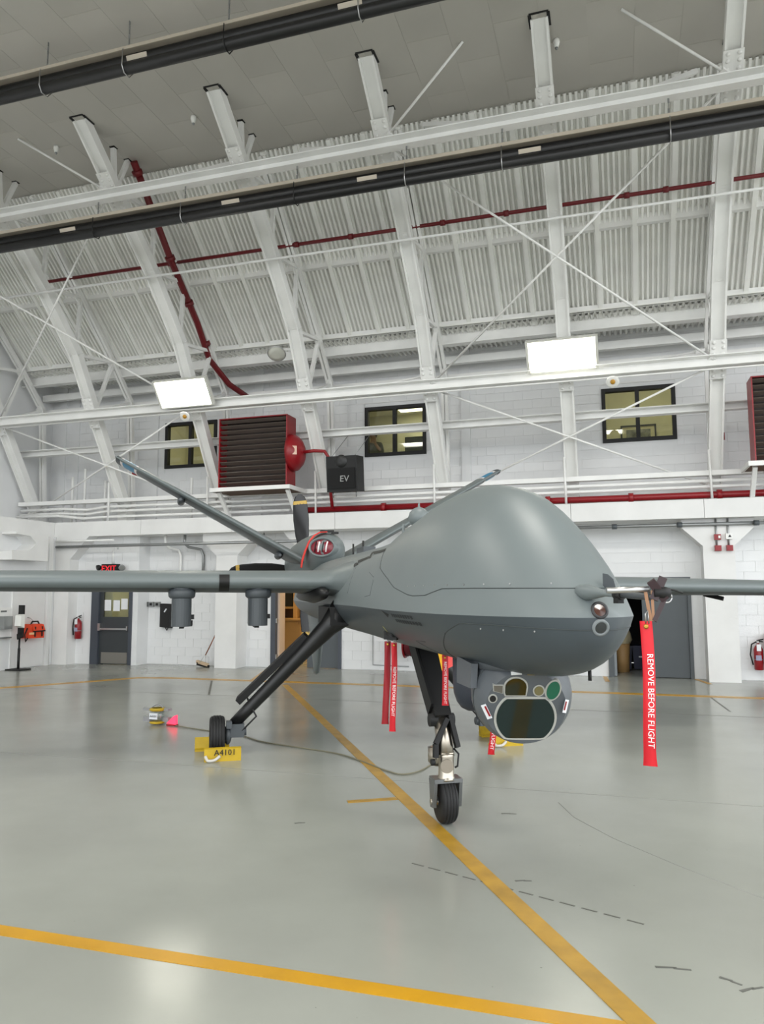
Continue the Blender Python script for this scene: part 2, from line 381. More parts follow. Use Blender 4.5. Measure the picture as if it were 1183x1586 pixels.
def person(base):
    b = Vector(base); t = empty('person', b, 'person in camouflage uniform standing behind the middle upper window, hand at face', 'person')
    J = [((0, 0, 0.95), .15), ((0, 0, 1.15), .15), ((0, 0, 1.38), .17), ((0, 0, 1.5), .07), ((0, -0.01, 1.58), .085), ((0, -0.02, 1.68), .1), ((0, 0, 1.76), .07),
         ((-.1, 0, .9), .1), ((-.12, 0, .5), .07), ((-.12, .02, .09), .05), ((-.12, -.14, .05), .045), ((.1, 0, .9), .1), ((.12, 0, .5), .07), ((.12, .02, .09), .05), ((.12, -.14, .05), .045),
         ((-.2, 0, 1.42), .07), ((-.26, .02, 1.15), .05), ((-.2, -.12, .92), .038), ((.2, 0, 1.42), .07), ((.27, -.08, 1.18), .05), ((.12, -.2, 1.42), .038)]
    E = [(0, 1), (1, 2), (2, 3), (3, 4), (4, 5), (5, 6), (0, 7), (7, 8), (8, 9), (9, 10), (0, 11), (11, 12), (12, 13), (13, 14), (2, 15), (15, 16), (16, 17), (2, 18), (18, 19), (19, 20)]
    for wrist, dr in ((17, (-.05, -.5, -.8)), (20, (-.25, -.1, .9))):
        w_ = Vector(J[wrist][0]); dv = Vector(dr).normalized(); sd2 = dv.cross(Vector((0, 1, 0.2))).normalized()
        pi = len(J); J.append((tuple(w_+dv*.07), .03)); E.append((wrist, pi))
        for q in range(5):
            o2 = sd2*(-.035+.0175*q); L = (.05, .085, .09, .085, .065)[q]
            J.append((tuple(w_+dv*(.09 if q else .05)+o2*1.1), .009)); E.append((pi, len(J)-1)); J.append((tuple(w_+dv*(.09+L if q else .1)+o2*1.5+Vector((0, -.02, 0))), .008)); E.append((len(J)-2, len(J)-1))
    me = bpy.data.meshes.new('p'); me.from_pydata([b+Vector(j) for j, r_ in J], E, [])
    ob = bpy.data.objects.new('p', me); COL.objects.link(ob); sk = ob.modifiers.new('s', 'SKIN')
    for v_, (j, r_) in zip(me.skin_vertices[0].data, J): v_.radius = (r_, r_)
    me.skin_vertices[0].data[0].use_root = True
    sub = ob.modifiers.new('u', 'SUBSURF'); sub.levels = 1; sub.render_levels = 1
    dg = bpy.context.evaluated_depsgraph_get(); m2 = bpy.data.meshes.new_from_object(ob.evaluated_get(dg))
    mb = MB(); mb.add([v.co.copy() for v in m2.vertices], [tuple(p.vertices) for p in m2.polygons], True)
    bpy.data.objects.remove(ob); bpy.data.meshes.remove(me); bpy.data.meshes.remove(m2)
    body = part('body', mb, mat('skin', (190, 140, 110), 0.6), t)
    cam_ = mat('camouflage_cloth', (88, 88, 66), 0.8, var=0.45, scale=9)
    fs = [f for f in mb.f if all(b.z+0.1 < mb.v[i][2] < b.z+1.5 for i in f) and not all(mb.v[i][1] < b.y-0.13 and mb.v[i][2] > b.z+0.8 for i in f)]
    cl_ = MB(); body.data.calc_loop_triangles()
    nn = [v.normal.copy() for v in body.data.vertices]
    cl_.v = [tuple(Vector(p)+nn[i]*0.012) for i, p in enumerate(mb.v)]; cl_.f = fs; cl_.sm = [True]*len(fs)
    part('uniform', cl_, cam_, t)
    part('hair', MB().lathe([(-.1, .02), (-.07, .09), (0, .108), (.05, .1), (.075, .06), (.09, .01)], b+Vector((0, .015, 1.71)), (0, 0.25, 1), 18), mat('dark_hair', (50, 38, 30), 0.7), t)
    fce = MB().lathe([(0, .016), (.02, .012), (.03, .004)], b+Vector((0, -.11, 1.65)), (0, -1, -.2), 8)
    part('nose', fce, MATS['skin'], t)
    ey = MB()
    for i in (-1, 1): ey.lathe([(0, .012), (.006, .01)], b+Vector((i*.035, -.108, 1.68)), (0, -1, 0), 8)
    part('eyes', ey, BLACKM, t); part('mouth', MB().box(b+Vector((0, -.108, 1.6)), (.045, .01, .008)), mat('lips', (150, 80, 72), 0.6), t)
person((-6.05, VU+0.9, 4.2))

# ceiling of boards
ZC = 10.72
ce = empty('ceiling', (0, 0, ZC), kind='structure')
part('backing', MB().b2((-15.5, -10, ZC+0.006), (13, 13.37, ZC+0.1)), CEIL, ce)
pw, pl = BAY/4, 1.43
cm = MB().box((0, 0, 0), (pw-0.005, pl-0.005, 0.03)).mesh('ceiling_panel', CEIL)
for i in range(26):
    for j in range(-1, 5):
        u = -15.19+pw*(i+0.5); v = 13.37-pl*(j+0.5+(0.5 if i % 2 else 0))
        if j == -1:
            if i % 2: inst('ceiling_panel', MB().box((0, 0, 0), (pw-0.006, pl/2-0.008, 0.03)).mesh('ceiling_panel', CEIL), ce, (u, 13.37-pl/4, 0.016))
            continue
        inst('ceiling_panel', cm, ce, (u, v, 0.016))
part('ceiling_edge', MB().b2((-15.5, 13.37, ZC), (13, 13.4, ZC+0.12)), CEIL, ce)
# corrugated roof slope with ribs
E0, E1 = Vector((0, 16.75, 7.87)), Vector((0, 13.32, 10.76))
dk = empty('roof_deck', (0, 16.75, 7.87), kind='structure')
sl = (E1-E0); sd = sl.normalized(); sn = Vector((0, -sd.z, sd.y)) # inward-down normal
if sn.z > 0: sn = -sn
def corr(wid, a, b, n, amp, nrm):
    mb = MB(); rows = []
    prof = [(0, 0), (0.16, 0), (0.3, 1), (0.7, 1), (0.84, 0)]
    xs = []
    for k in range(n):
        for p, h in prof: xs.append(((k+p)/n*wid, h*amp))
    xs.append((wid, 0))
    top, bot = [a + Vector((x, 0, 0)) + nrm*h for x, h in xs], [b + Vector((x, 0, 0)) + nrm*h for x, h in xs]
    mb.grid([top, bot], smooth=False); return mb
sheet = corr(pw-0.004, Vector((0, 0, 0)), sl, 7, 0.085, sn).mesh('corrugated_sheet', DECK, fix=False)
ribm = MB().bar(Vector((0, 0, 0))+sn*0.08-sd*0.1, sl+sn*0.08, 0.085, 0.17).mesh('rib', DECK)
for i in range(39):
    u = -15.19+pw*i
    inst('corrugated_sheet', sheet, dk, (u, 0, 0)); inst('rib', ribm, dk, (u, 0, 0))
part('roof_backing', MB().bar(E0-sn*0.05, E1-sn*0.05, 28.5, 0.04), DECK, dk).location = (-1.25, 0, 0)   # moved over the bays
# soffit of the low roof between eave and upper wall
so = empty('soffit', (0, 16.5, 7.76), kind='structure')
sofm = corr(BAY-0.01, Vector((0, 0, 0)), Vector((0, 1.45, -0.05)), 24, 0.06, Vector((0, 0, -1))).mesh('soffit_sheet', DECK, fix=False)
for k in range(7): inst('soffit_sheet', sofm, so, (FX[k], 0, 0))
part('backing', MB().b2((-15.5, 16.5, 7.79), (13, 18.1, 7.83)), DECK, so)

# ================================================================== STEEL ROOF FRAMES
IN = [(17.02, 3.98), (15.65, 6.22), (14.9, 7.5), (13.71, 8.73), (12.39, 9.85), (11.32, 10.74)]
OUT = [(17.3, 4.02), (17.1, 6.85), (16.3, 7.72), (15.0, 8.96), (13.8, 10.12), (13.25, 10.6)]
def V2(u, p): return Vector((u, p[0], p[1]))
def hsec(mb, p, q, wd=0.27, dp=0.2):
    t = (q-p).normalized(); n = Vector((1, 0, 0)).cross(t)
    mb.bar(p, q, wd-0.05, 0.03)
    for s in (-1, 1):
        o = Vector((s*(wd/2-0.0175), 0, 0)); mb.bar(p+o, q+o, 0.035, dp)
    return mb
order = ['leftmost', 'second', 'third', 'fourth', 'fifth', 'sixth', 'seventh', 'eighth']
where = ['flat against the left end wall', 'just right of the left end wall', 'carrying the left high-bay lamp', 'rising behind the black loudspeaker',
         'rising behind the aircraft wing root', 'carrying the right high-bay lamp', 'nearest the right edge of the photo', '']
def truss(k):
    u = FX[k]
    t = empty('roof_truss', (u, 17.0, 3.5), 'white riveted steel roof truss, %s from the left, %s' % (order[k], where[k]), 'roof truss', 'white roof trusses')
    pts = [V2(u, p) for p in IN]
    for a, b in zip(pts, pts[1:]):
        part('inner_chord', hsec(MB(), a, b), STEEL, t)
    po = [V2(u, p) for p in OUT]
    for a, b in zip(po, po[1:]):
        mb = MB()
        for s in (-1, 1): mb.bar(a+Vector((s*0.045, 0, 0)), b+Vector((s*0.045, 0, 0)), 0.06, 0.11)
        part('outer_chord', mb, STEEL, t)
    for a, b in ((1, 1), (1, 2), (2, 2), (2, 3), (3, 3), (3, 4), (4, 4)):
        part('brace', MB().bar(pts[a], po[b], 0.085, 0.07), STEEL, t)
    for e in ((12.28, 10.7), (12.75, 10.7)):
        part('brace', MB().bar(pts[4], V2(u+0.02, e), 0.09, 0.08), STEEL, t)
        part('brace_cap', MB().box(V2(u+0.02, (e[0], 10.715)), (0.12, 0.12, 0.012)), BLACKM, t)
    part('chord_cap', MB().box(V2(u-0.145, (11.36, 10.715)), (0.05, 0.3, 0.012)).box(V2(u+0.145, (11.36, 10.715)), (0.05, 0.3, 0.012)).box(V2(u, (11.19, 10.715)), (0.3, 0.03, 0.012)), BLACKM, t)
    for j in (1, 4):
        g = MB(); p = pts[j]
        d0 = (p-pts[j-1]).normalized(); d1 = (pts[j+1]-p).normalized(); b = MB()
        n = Vector((1, 0, 0)).cross((d0+d1).normalized())
        if n.z > 0: n = -n
        face = n*0.115
        g.bar(p-d0*0.34+face, p+face, 0.3, 0.018); g.bar(p+face, p+d1*0.42+face, 0.3, 0.018)
        for s in (-1, 1):
            for dd, L in ((d0, (-0.28, -0.17)), (d1, (0.15, 0.27, 0.37))):
                for l in L:
                    c = p+face+dd*l+Vector((s*0.085, 0, 0)); b.lathe([(0, 0.034), (0.02, 0.034), (0.035, 0.022), (0.04, 0.005)], c, n, 8)
        part('gusset_plate', g, STEEL, t); part('bolts', b, STEEL, t, kind='stuff')
    for j in (1, 2, 3, 4):
        part('gusset_plate', MB().box(po[j]-Vector((0, 0.04, 0.03)), (0.03, 0.3, 0.28), Matrix.Rotation(R(-40), 3, 'X')), STEEL, t)
    part('base_plate', MB().b2((u-0.2, 16.8, 3.5), (u+0.2, 17.45, 3.54)), STEEL, t)
    part('foot', MB().bar(Vector((u, 17.06, 3.54)), pts[0], 0.27, 0.3).bar(Vector((u, 17.3, 3.54)), po[0], 0.15, 0.11), STEEL, t)
    return t
for k in range(7): truss(k)

def beam(name, y, z, wy, wz, label, cat='roof beam', m=None, a=-15.45, b=12.9, ch=0.0, group=None):
    mb = MB()
    if ch:   # channel section: web and two flanges
        mb.b2((a, y, z-wz/2), (b, y+0.02, z+wz/2)); mb.b2((a, y-wy, z+wz/2-0.02), (b, y, z+wz/2)); mb.b2((a, y-wy, z-wz/2), (b, y, z-wz/2+0.02))
    else: mb.b2((a, y-wy/2, z-wz/2), (b, y+wy/2, z+wz/2))
    return solo(name, mb, m or STEEL, ((a+b)/2, y, z), label, cat, group)
beam('strut', 12.1, 9.55, 0.16, 0.2, 'white steel strut tying the upper truss joints above the lower black tube heater', ch=1)
beam('strut', 15.45, 6.13, 0.16, 0.22, 'white steel strut tying the lower truss joints under the two high-bay lamps', ch=1)
beam('purlin', 15.25, 9.08, 0.12, 0.2, 'white roof purlin below the red sprinkler line', 'purlin')
beam('purlin', 13.98, 10.2, 0.12, 0.16, 'white roof purlin just under the ceiling edge', 'purlin')
beam('purlin', 16.62, 7.86, 0.16, 0.12, 'white eave purlin at the foot of the corrugated roof sheets', 'purlin')
beam('eave_girder', 16.78, 7.6, 0.2, 0.4, 'deep white riveted eave girder below the corrugated roof sheets', 'girder', ch=1)
beam('wall_beam', 17.45, 7.27, 0.14, 0.18, 'upper of two white wall beams under the low corrugated soffit', 'wall beam')
beam('wall_beam', 17.45, 6.86, 0.14, 0.12, 'lower of two white wall beams under the low corrugated soffit', 'wall beam')
beam('wall_girt', 16.62, 5.5, 0.18, 0.17, 'white girt crossing in front of the three upper windows', 'wall girt', ch=1)
beam('cable_tray', 16.75, 4.17, 0.2, 0.1, 'white tray beam running behind the truss feet above the pipes', 'tray')

def pipe(name, pts, r, m, label, cat='pipe', group=None, n=10, couple=(), cm=None):
    if couple:
        t = empty(name, pts[0], label, cat, group); part('pipe_run', MB().tube(pts, r, n), m, t)
        for c in couple:
            a, b = Vector(c[0]), Vector(c[1]).normalized(); part('coupling', MB().cyl(a-b*0.05, a+b*0.05, r*1.5, n), cm or m, t)
        return t
    return solo(name, MB().tube(pts, r, n), m, pts[0], label, cat, group)
UX = (1, 0, 0)
pipe('conduit', [(-14.9, 13.62, 8.55), (12.9, 13.62, 8.55)], 0.025, STEEL, 'thin white conduit clipped across the trusses below the purlin')
pipe('conduit', [(-15.3, 15.4, 5.98), (12.9, 15.4, 5.98)], 0.02, STEEL, 'thin white conduit slung under the lower truss strut')
pipe('sprinkler_pipe', [(-13.3, 14.62, 9.3), (12.9, 14.62, 9.3)], 0.04, REDP, 'thin red sprinkler pipe running level across the corrugated roof', couple=[((u, 14.62, 9.3), UX) for u in (-9.6, -6.45, -5.2, -3.2, -1.9, 0.4, 1.1, 2.2)])
pipe('sprinkler_main', [(-9.3, 12.75, 10.66), (-9.42, 14.4, 9.23), (-9.45, 15.6, 8.22), (-9.5, 16.28, 7.52), (-9.25, 16.85, 7.02), (-8.9, 17.5, 6.72)], 0.075, REDP, 'thick red sprinkler main dropping down the roof slope to the wall',
     couple=[((-9.31, 12.9, 10.5), (0, -1, 0.85)), ((-9.42, 14.35, 9.28), (0, -1, 0.87)), ((-9.44, 15.2, 8.55), (0, -1, 0.86)), ((-9.47, 16.05, 7.85), (0, -1, 0.86))])
pipe('sprinkler_main', [(-7.25, 16.62, 3.71), (12.9, 16.62, 3.71)], 0.07, RED, 'thick red sprinkler main lying along the ledge behind the aircraft',
     couple=[((u, 16.62, 3.71), UX) for u in (-7.2, -5.1, -3.0, -1.4, 0.3, 2.0)])
for z, nm in ((4.0, 'top'), (3.88, 'middle')):
    pipe('conduit', [(-15.3, 16.6, z-0.02), (-13.9, 16.55, z-0.02), (-13.2, 16.62, z-0.06), (-12.6, 16.62, z), (12.9, 16.62, z)], 0.035, STEEL, '%s white conduit of those running along the ledge' % nm)
pipe('conduit', [(-15.3, 16.45, 3.8), (-13.9, 16.4, 3.78), (-13.2, 16.5, 3.7), (-12.6, 16.52, 3.72), (-7.4, 16.52, 3.72)], 0.035, STEEL, 'lowest white conduit along the ledge left of the red main')
for k in range(1, 7):
    pipe('conduit_drop', [(FX[k]-0.12, 16.5, 3.6), (FX[k]-0.14, 16.5, 4.62)], 0.025, STEEL, 'short upright conduit beside the foot of the %s truss from the left' % order[k], 'pipe', 'upright conduits at the truss feet')
for i, (u, z) in enumerate(((-13.6, 5.1), (-12.95, 4.75), (-10.35, 4.7), (-14.0, 4.9))):
    pipe('conduit_stub', [(u, 17.0, 3.6), (u, 17.0, z-0.3), (u, 17.0, z)], 0.035, STEEL, 'upright white pipe stub on the ledge, %s' % ['taller one near the left end wall', 'flanged one left of the second truss', 'behind the aircraft tail blade', 'bent one against the left end wall'][i])
# pipes below the ledge
pipe('rail_pipe', [(-13.6, 16.0, 3.08), (-11.9, 16.0, 3.08)], 0.025, STEEL, 'short white pipe under the left end of the ledge')
pipe('rail_pipe', [(-13.6, 16.0, 2.94), (-6.9, 16.0, 2.94)], 0.035, GALV, 'long grey pipe under the ledge behind the aircraft tail')
pipe('rail_pipe', [(-1.6, 16.3, 3.09), (2.75, 16.3, 3.09)], 0.035, GALV, 'long grey pipe under the ledge at the right', couple=[((-0.05, 16.3, 3.09), UX), ((1.2, 16.3, 3.09), UX), ((2.6, 16.3, 3.09), UX)], cm=DOORG)
for a, b, c in ((-10.75, -10.5, 1.49), (-10.2, -9.86, 2.0)):
    u = a
    pipe('wall_conduit', [(u, 16.5, 3.2), (u, 16.5, 2.98), (u+0.05, 16.6, 2.9), (b-0.06, 16.8, 2.85), (b, 16.82, 2.7), (b, 16.82, c)], 0.035, STEEL if c < 1.6 else GALV, 'bent conduit dropping down the wall %s' % ('to the row of small boxes' if c < 1.6 else 'right of the small boxes'))
pipe('wall_conduit', [(-12.2, 16.42, 2.85), (-12.2, 16.42, 2.5)], 0.025, STEEL, 'short conduit feeding the exit sign')
pipe('wall_conduit', [(-13.66, 15.94, 0.03), (-13.66, 15.94, 3.15)], 0.03, STEEL, 'thin upright pipe in the left corner beside the white door')
for i, u in enumerate((-11.9, -8.0)):
    b = empty('pipe_bracket', (u, 16.86, 2.95), 'small grey pipe bracket arm under the ledge, %s of the two' % ['left', 'right'][i], 'bracket', 'pipe bracket arms')
    part('arm', MB().bar((u-0.2, 16.45, 2.9), (u+0.4, 16.7, 2.82), 0.05, 0.05, (0, 0, 1)), GALV, b); part('hanger', MB().cyl((u-0.1, 16.6, 2.86), (u-0.1, 16.6, 3.2), 0.015, 6), GALV, b)
pipe('wall_conduit', [(-5.45, 16.87, 1.2), (-5.45, 16.87, 0.12), (-4.6, 16.87, 0.1)], 0.012, GALV, 'thin grey conduit bent along the wall foot behind the red streamers')

# bracing rods between trusses
def N(k, j): return V2(FX[k], IN[j])
rods = [(N(5-0-1, 4), (-2.13, 11.45, 10.71), 'from the joint of the fifth truss up to the ceiling'), (N(6, 4), (0.34, 11.5, 10.71), 'from the joint of the seventh truss up to the ceiling'),
        (N(2, 4), (-11.05, 11.45, 10.71), 'rising left from the third truss to the ceiling'),
        (N(4, 4), N(6, 1), 'falling right across the roof from fifth to seventh truss'), (N(6, 4), N(4, 1), 'falling left across the roof from seventh to fifth truss'),
        (N(2, 4), N(0, 1), 'falling left across the roof to the end wall'), (N(0, 4), N(2, 1), 'falling right across the roof to the left lamp'),
        (N(4, 1), N(6, 0), 'falling right across the upper wall and right window'), (N(6, 1), N(4, 0), 'falling left across the upper wall and right window'),
        (N(0, 1), N(2, 0), 'falling right across the upper wall behind the tail blade'), (N(2, 1), N(0, 0), 'falling left across the upper wall to the end wall'),
        (N(4, 1)+Vector((0, 0.1, 0.3)), N(3, 1)+Vector((0.3, 0.2, 0.05)), 'short and flat between fourth and fifth truss joints'),
        (N(5, 1)+Vector((0.2, 0.1, 0.05)), V2(FX[6], (17.0, 6.8))+Vector((-0.1, 0, 0.1)), 'short and rising right behind the right lamp')]
for a, b, s in rods:
    a, b = Vector(a), Vector(b); d = (b-a).normalized(); sh = Vector((0, -0.14, -0.1))
    t = empty('bracing_rod', a, 'white steel bracing rod '+s, 'bracing rod', 'bracing rods')
    part('rod', MB().cyl(a+d*0.12+sh, b-(d*0.12 if b.z < 10.6 else d*0)+(sh if b.z < 10.6 else Vector((0, 0, 0))), 0.022, 8), STEEL, t)
    part('clevis', MB().bar(a+sh*0.7, a+d*0.22+sh, 0.09, 0.06), STEEL, t)
    if b.z < 10.6: part('clevis', MB().bar(b+sh*0.7, b-d*0.22+sh, 0.09, 0.06), STEEL, t)
for i, (a, b) in enumerate((((FX[2]+0.55, 13.05, 10.32), (FX[3]-0.4, 13.3, 10.6)), ((FX[3]+0.9, 13.1, 10.45), (FX[4]-0.05, 12.8, 10.0)), ((FX[4]+0.5, 13.25, 10.6), (FX[5]-0.3, 12.9, 10.05)), ((FX[5]+0.7, 12.7, 9.85), (FX[6]-0.4, 13.2, 10.6)))):
    solo('angle_brace', MB().bar(a, b, 0.08, 0.06, (0, 0, 1)), STEEL, a, 'white angle brace along the ceiling edge between %s and %s truss' % (order[i+2], order[i+3]), 'brace', 'ceiling edge braces')

# ================================================================== CEILING EQUIPMENT
def tube_heater(y, z, a, b, label, chains, labels):
    t = empty('tube_heater', ((a+b)/2, y, z), label, 'heater', 'black tube heaters')
    part('radiant_tube', MB().cyl((a, y+0.03, z), (b, y+0.03, z), 0.105, 14), BLACK, t)
    part('radiant_tube', MB().cyl((a, y-0.05, z-0.17), (b, y-0.05, z-0.17), 0.09, 14), BLACK, t)
    part('reflector', MB().prism([(a, y+0.2, z+0.0), (a, y+0.14, z+0.16), (a, y-0.1, z+0.18), (a, y-0.13, z+0.1), (a, y-0.11, z+0.1), (a, y-0.08, z+0.15), (a, y+0.12, z+0.14), (a, y+0.18, z-0.0)], (b-a, 0, 0)), BEIGE, t)
    for u in chains:
        c = MB(); top = ZC if z > 9.3 else 9.45; n = max(3, int((top-z-0.15)/0.07))
        for q in range(n):
            zz = z+0.15+(top-z-0.15)*(q+0.5)/n
            c.box((u, y, zz), (0.028 if q % 2 else 0.008, 0.008 if q % 2 else 0.028, 0.075))
        part('hanger_chain', c, GALV, t)
        part('hanger_hoop', MB().tube([(u, y+0.16, z+0.1), (u, y+0.15, z-0.1), (u, y+0.03, z-0.26), (u, y-0.1, z-0.27), (u, y-0.16, z-0.18), (u, y-0.15, z+0.1)], 0.009, 6), BLACKM if int(u*10) % 2 else ALU, t)
    for u in labels:
        part('label_plate', MB().box((u, y-0.075, z-0.02), (0.36, 0.01, 0.07), Matrix.Rotation(R(25), 3, 'X')), BEIGE, t)
tube_heater(12.02, 8.96, -15.4, 5.2, 'long black tube heater hanging under the lower truss joints, the lower of two', (-9.55, -7.6, -5.3, -3.25, -1.6, 1.0), (-12.3, -10.2, -6.6, -3.95, -1.15, 2.6))
tube_heater(9.45, 10.05, -14, 3.5, 'long black tube heater hanging under the grey ceiling, the upper of two', (-8.6, -7.05, -5.3, -3.2), (-6.85, -3.35))

LAMP = mat('fluorescent_tube', (255, 255, 250), 0.4, emit=(255, 252, 240), estr=6)
SHINE = mat('white_lamp_reflector', (205, 205, 198), 0.3)
def high_bay(u, c, label, tilt=R(-49.5)):
    t = empty('high_bay_lamp', (u, c[0], c[1]), label, 'lamp', 'lit high-bay lamps')
    ax = Vector((0, -0.6, 0.8)).normalized(); nn = Vector((0, -0.8, -0.6))  # along slope, outward
    o = Vector((u, c[0], c[1]))
    part('housing', MB().bar(o-ax*0.33-nn*0.05, o+ax*0.33-nn*0.05, 1.36, 0.06), SHINE, t)
    f = MB()
    for s in (-1, 1):
        f.bar(o-ax*0.34+Vector((s*0.675, 0, 0)), o+ax*0.34+Vector((s*0.675, 0, 0)), 0.05, 0.1)
        f.bar(o+ax*s*0.33-Vector((0.66, 0, 0)), o+ax*s*0.33+Vector((0.66, 0, 0)), 0.1, 0.03, nn)
    part('frame', f, SHINE, t)
    for k in range(6):
        p = o+ax*(-0.265+0.106*k)+nn*0.025
        part('lamp_tube', MB().cyl(p-Vector((0.62, 0, 0)), p+Vector((0.62, 0, 0)), 0.032, 10), LAMP, t)
    part('bracket', MB().bar(o-nn*0.08, o-nn*0.24, 0.3, 0.1), STEEL, t)
high_bay(-9.43, (15.05, 6.36), 'glowing six-tube high-bay lamp on the third truss, the left of two')
high_bay(-0.93, (15.18, 6.47), 'glowing six-tube high-bay lamp on the sixth truss, the right of two')
for u, y, s in ((-9.55, 15.36, 'left'), (0.02, 15.36, 'right')):
    t = empty('alarm_sounder', (u, y, 6.02), 'round white sounder with amber centre under the %s high-bay lamp' % s, 'alarm', 'round white sounders')
    ax = Vector((0, -0.8, -0.6))
    part('dish', MB().lathe([(-0.06, 0.04), (0, 0.1), (0.05, 0.125), (0.07, 0.12), (0.05, 0.06)], (u, y, 5.9), ax, 20), mat('white_plastic', (240, 240, 236), 0.4), t)
    part('amber_lens', MB().lathe([(0.04, 0.05), (0.08, 0.045), (0.09, 0.01)], (u, y, 5.9), ax, 14), mat('amber', (190, 140, 40), 0.4), t)
t = empty('flood_lamp', (-7.4, 15.7, 7.3), 'unlit round metal floodlight beside the fourth truss', 'lamp')
ax = Vector((0.15, -0.55, -0.8))
part('reflector', MB().lathe([(-0.22, 0.06), (-0.15, 0.12), (-0.02, 0.21), (0.0, 0.22), (0.01, 0.2)], (-7.4, 15.7, 7.28), ax, 20), ALU, t)
part('lens', MB().lathe([(0.0, 0.2), (0.02, 0.19), (0.04, 0.1)], (-7.4, 15.7, 7.28), ax, 20), mat('frosted_lens', (205, 205, 195), 0.3), t)
part('bracket', MB().bar((-7.35, 15.8, 7.42), (-6.75, 15.3, 7.2), 0.05, 0.05), STEEL, t)
for i, (u, v) in enumerate(((-10.51, 11.89), (-7.37, 11.87), (-0.67, 11.88))):
    t = empty('ceiling_sensor', (u, v, ZC), 'small white plug in the grey ceiling near the %s truss top' % ['third', 'fourth', 'sixth'][i], 'sensor', 'ceiling plugs')
    part('body', MB().lathe([(0, 0.05), (0.05, 0.055), (0.09, 0.045), (0.14, 0.03)], (u, v, ZC), (0, 0, -1), 12), MATS['white_plastic'], t)
    part('tip', MB().lathe([(0.14, 0.028), (0.17, 0.02), (0.18, 0.005)], (u, v, ZC), (0, 0, -1), 10), GALV, t)
# louvred unit heaters
def unit_heater(u, v, label, full=True):
    t = empty('unit_heater', (u, v, 4.2), label, 'heater', 'red louvred heaters')
    w2, z0, z1 = 0.875, 4.2, 5.86; a, b = u-w2, u+w2
    c = MB(); th = 0.025
    c.b2((a, v, z0), (a+th, v+0.5, z1)); c.b2((b-th, v, z0), (b, v+0.5, z1)); c.b2((a+th, v, z1-th), (b-th, v+0.5, z1)); c.b2((a+th, v, z0), (b-th, v+0.5, z0+th)); c.b2((a+th, v+0.42, z0+th), (b-th, v+0.5, z1-th))
    part('cabinet', c, RED, t)
    part('coil', MB().b2((a+th, v+0.36, z0+th), (b-th, v+0.4, z1-th)), mat('dark_brown_coil', (48, 38, 34), 0.6, var=0.2, scale=9), t)
    lv = mat('dark_brown_louvre', (92, 82, 76), 0.4)
    n = 13
    for k in range(n):
        z = z0+0.1+(z1-z0-0.18)*k/(n-1)
        part('louvre', MB().box((u, v+0.06, z), (2*w2-2*th, 0.1, 0.014), Matrix.Rotation(R(-32), 3, 'X')), lv, t)
    part('fan_dome', MB().lathe([(0, 0.44), (0.1, 0.42), (0.2, 0.33), (0.27, 0.2), (0.3, 0.06)], (b, v+0.3, 5.0), (1, 0, 0), 28), RED, t)
    part('label_plate', MB().box((b+0.2, v-0.02, 5.0), (0.1, 0.01, 0.2), Matrix.Rotation(R(35), 3, 'Z')), mat('pale_label', (225, 190, 170), 0.6), t)
    part('platform', MB().b2((a-0.1, v-0.1, z0-0.07), (b+0.1, v+0.8, z0-0.02)), BROWN, t)
    f = MB(); f.b2((a-0.14, v-0.14, z0-0.09), (b+0.14, v-0.1, z0)); f.b2((b+0.1, v-0.1, z0-0.09), (b+0.14, v+0.8, z0)); f.b2((a-0.14, v-0.1, z0-0.09), (a-0.1, v+0.8, z0))
    for uu in (a, b): f.bar((uu, v+0.05, z0-0.08), (uu, v+0.6, 3.55), 0.08, 0.08)
    part('platform_frame', f, STEEL, t)
unit_heater(-8.03, 15.78, 'dark louvred unit heater with red sides on a ledge platform, below the left lamp')
unit_heater(3.42, 15.7, 'dark louvred unit heater cut off by the right edge of the photo')
pipe('heater_pipe', [(-6.9, 16.08, 5.0), (-6.62, 16.08, 5.02), (-6.4, 16.2, 5.02), (-6.33, 16.25, 4.9), (-6.33, 16.4, 4.2), (-6.33, 16.55, 3.72)], 0.04, RED, 'red pipe bent from the heater dome down to the ledge main')
# loudspeaker
sp = empty('loudspeaker', (-5.83, 16.0, 4.03), 'black box loudspeaker hung at the fourth truss beside the red heater', 'loudspeaker')
Mr = Matrix.Rotation(R(6), 3, 'X')
part('cabinet', MB().box((-5.83, 16.05, 4.43), (0.72, 0.5, 0.8), Mr), BLACKM, sp)
part('grille', MB().box((-5.83, 15.79, 4.3), (0.64, 0.02, 0.46), Mr), mat('speaker_grille', (9, 9, 10), 0.8), sp)
part('horn', MB().lathe([(0, 0.15), (0.015, 0.13), (0.02, 0.04)], (-5.83, 15.78, 4.68), (0, -1, -0.1), 18), BLACK, sp)
part('badge', text_mb('EV', 0.2, (-5.75, 15.765, 4.28), (1, 0, 0), (0, 0.1, 1), 0.01), mat('grey_badge', (150, 150, 150), 0.4), sp)
hw = MB()
for u in (-6.1, -5.55): hw.cyl((u, 15.9, 4.82), (u+0.15, 16.6, 5.45), 0.008, 6); hw.cyl((u, 16.0, 4.05), (u, 16.0, 3.9), 0.015, 6)
part('hanging_cables', hw, GALV, sp)
t = empty('call_box', (-11.95, 17.0, 4.9), 'tiny red box on the second truss beside the tail blade tip', 'alarm', 'tiny red boxes')
part('housing', MB().box((-11.98, 16.9, 4.9), (0.14, 0.06, 0.14)), RED, t); part('cover', MB().box((-11.98, 16.86, 4.9), (0.1, 0.02, 0.1)), RED, t)
t = empty('call_box', (2.15, 17.0, 4.95), 'tiny red box on the seventh truss left of the cut-off heater', 'alarm', 'tiny red boxes')
part('housing', MB().box((2.13, 16.9, 4.95), (0.12, 0.06, 0.15)), RED, t); part('cover', MB().box((2.13, 16.86, 4.95), (0.08, 0.02, 0.1)), RED, t)

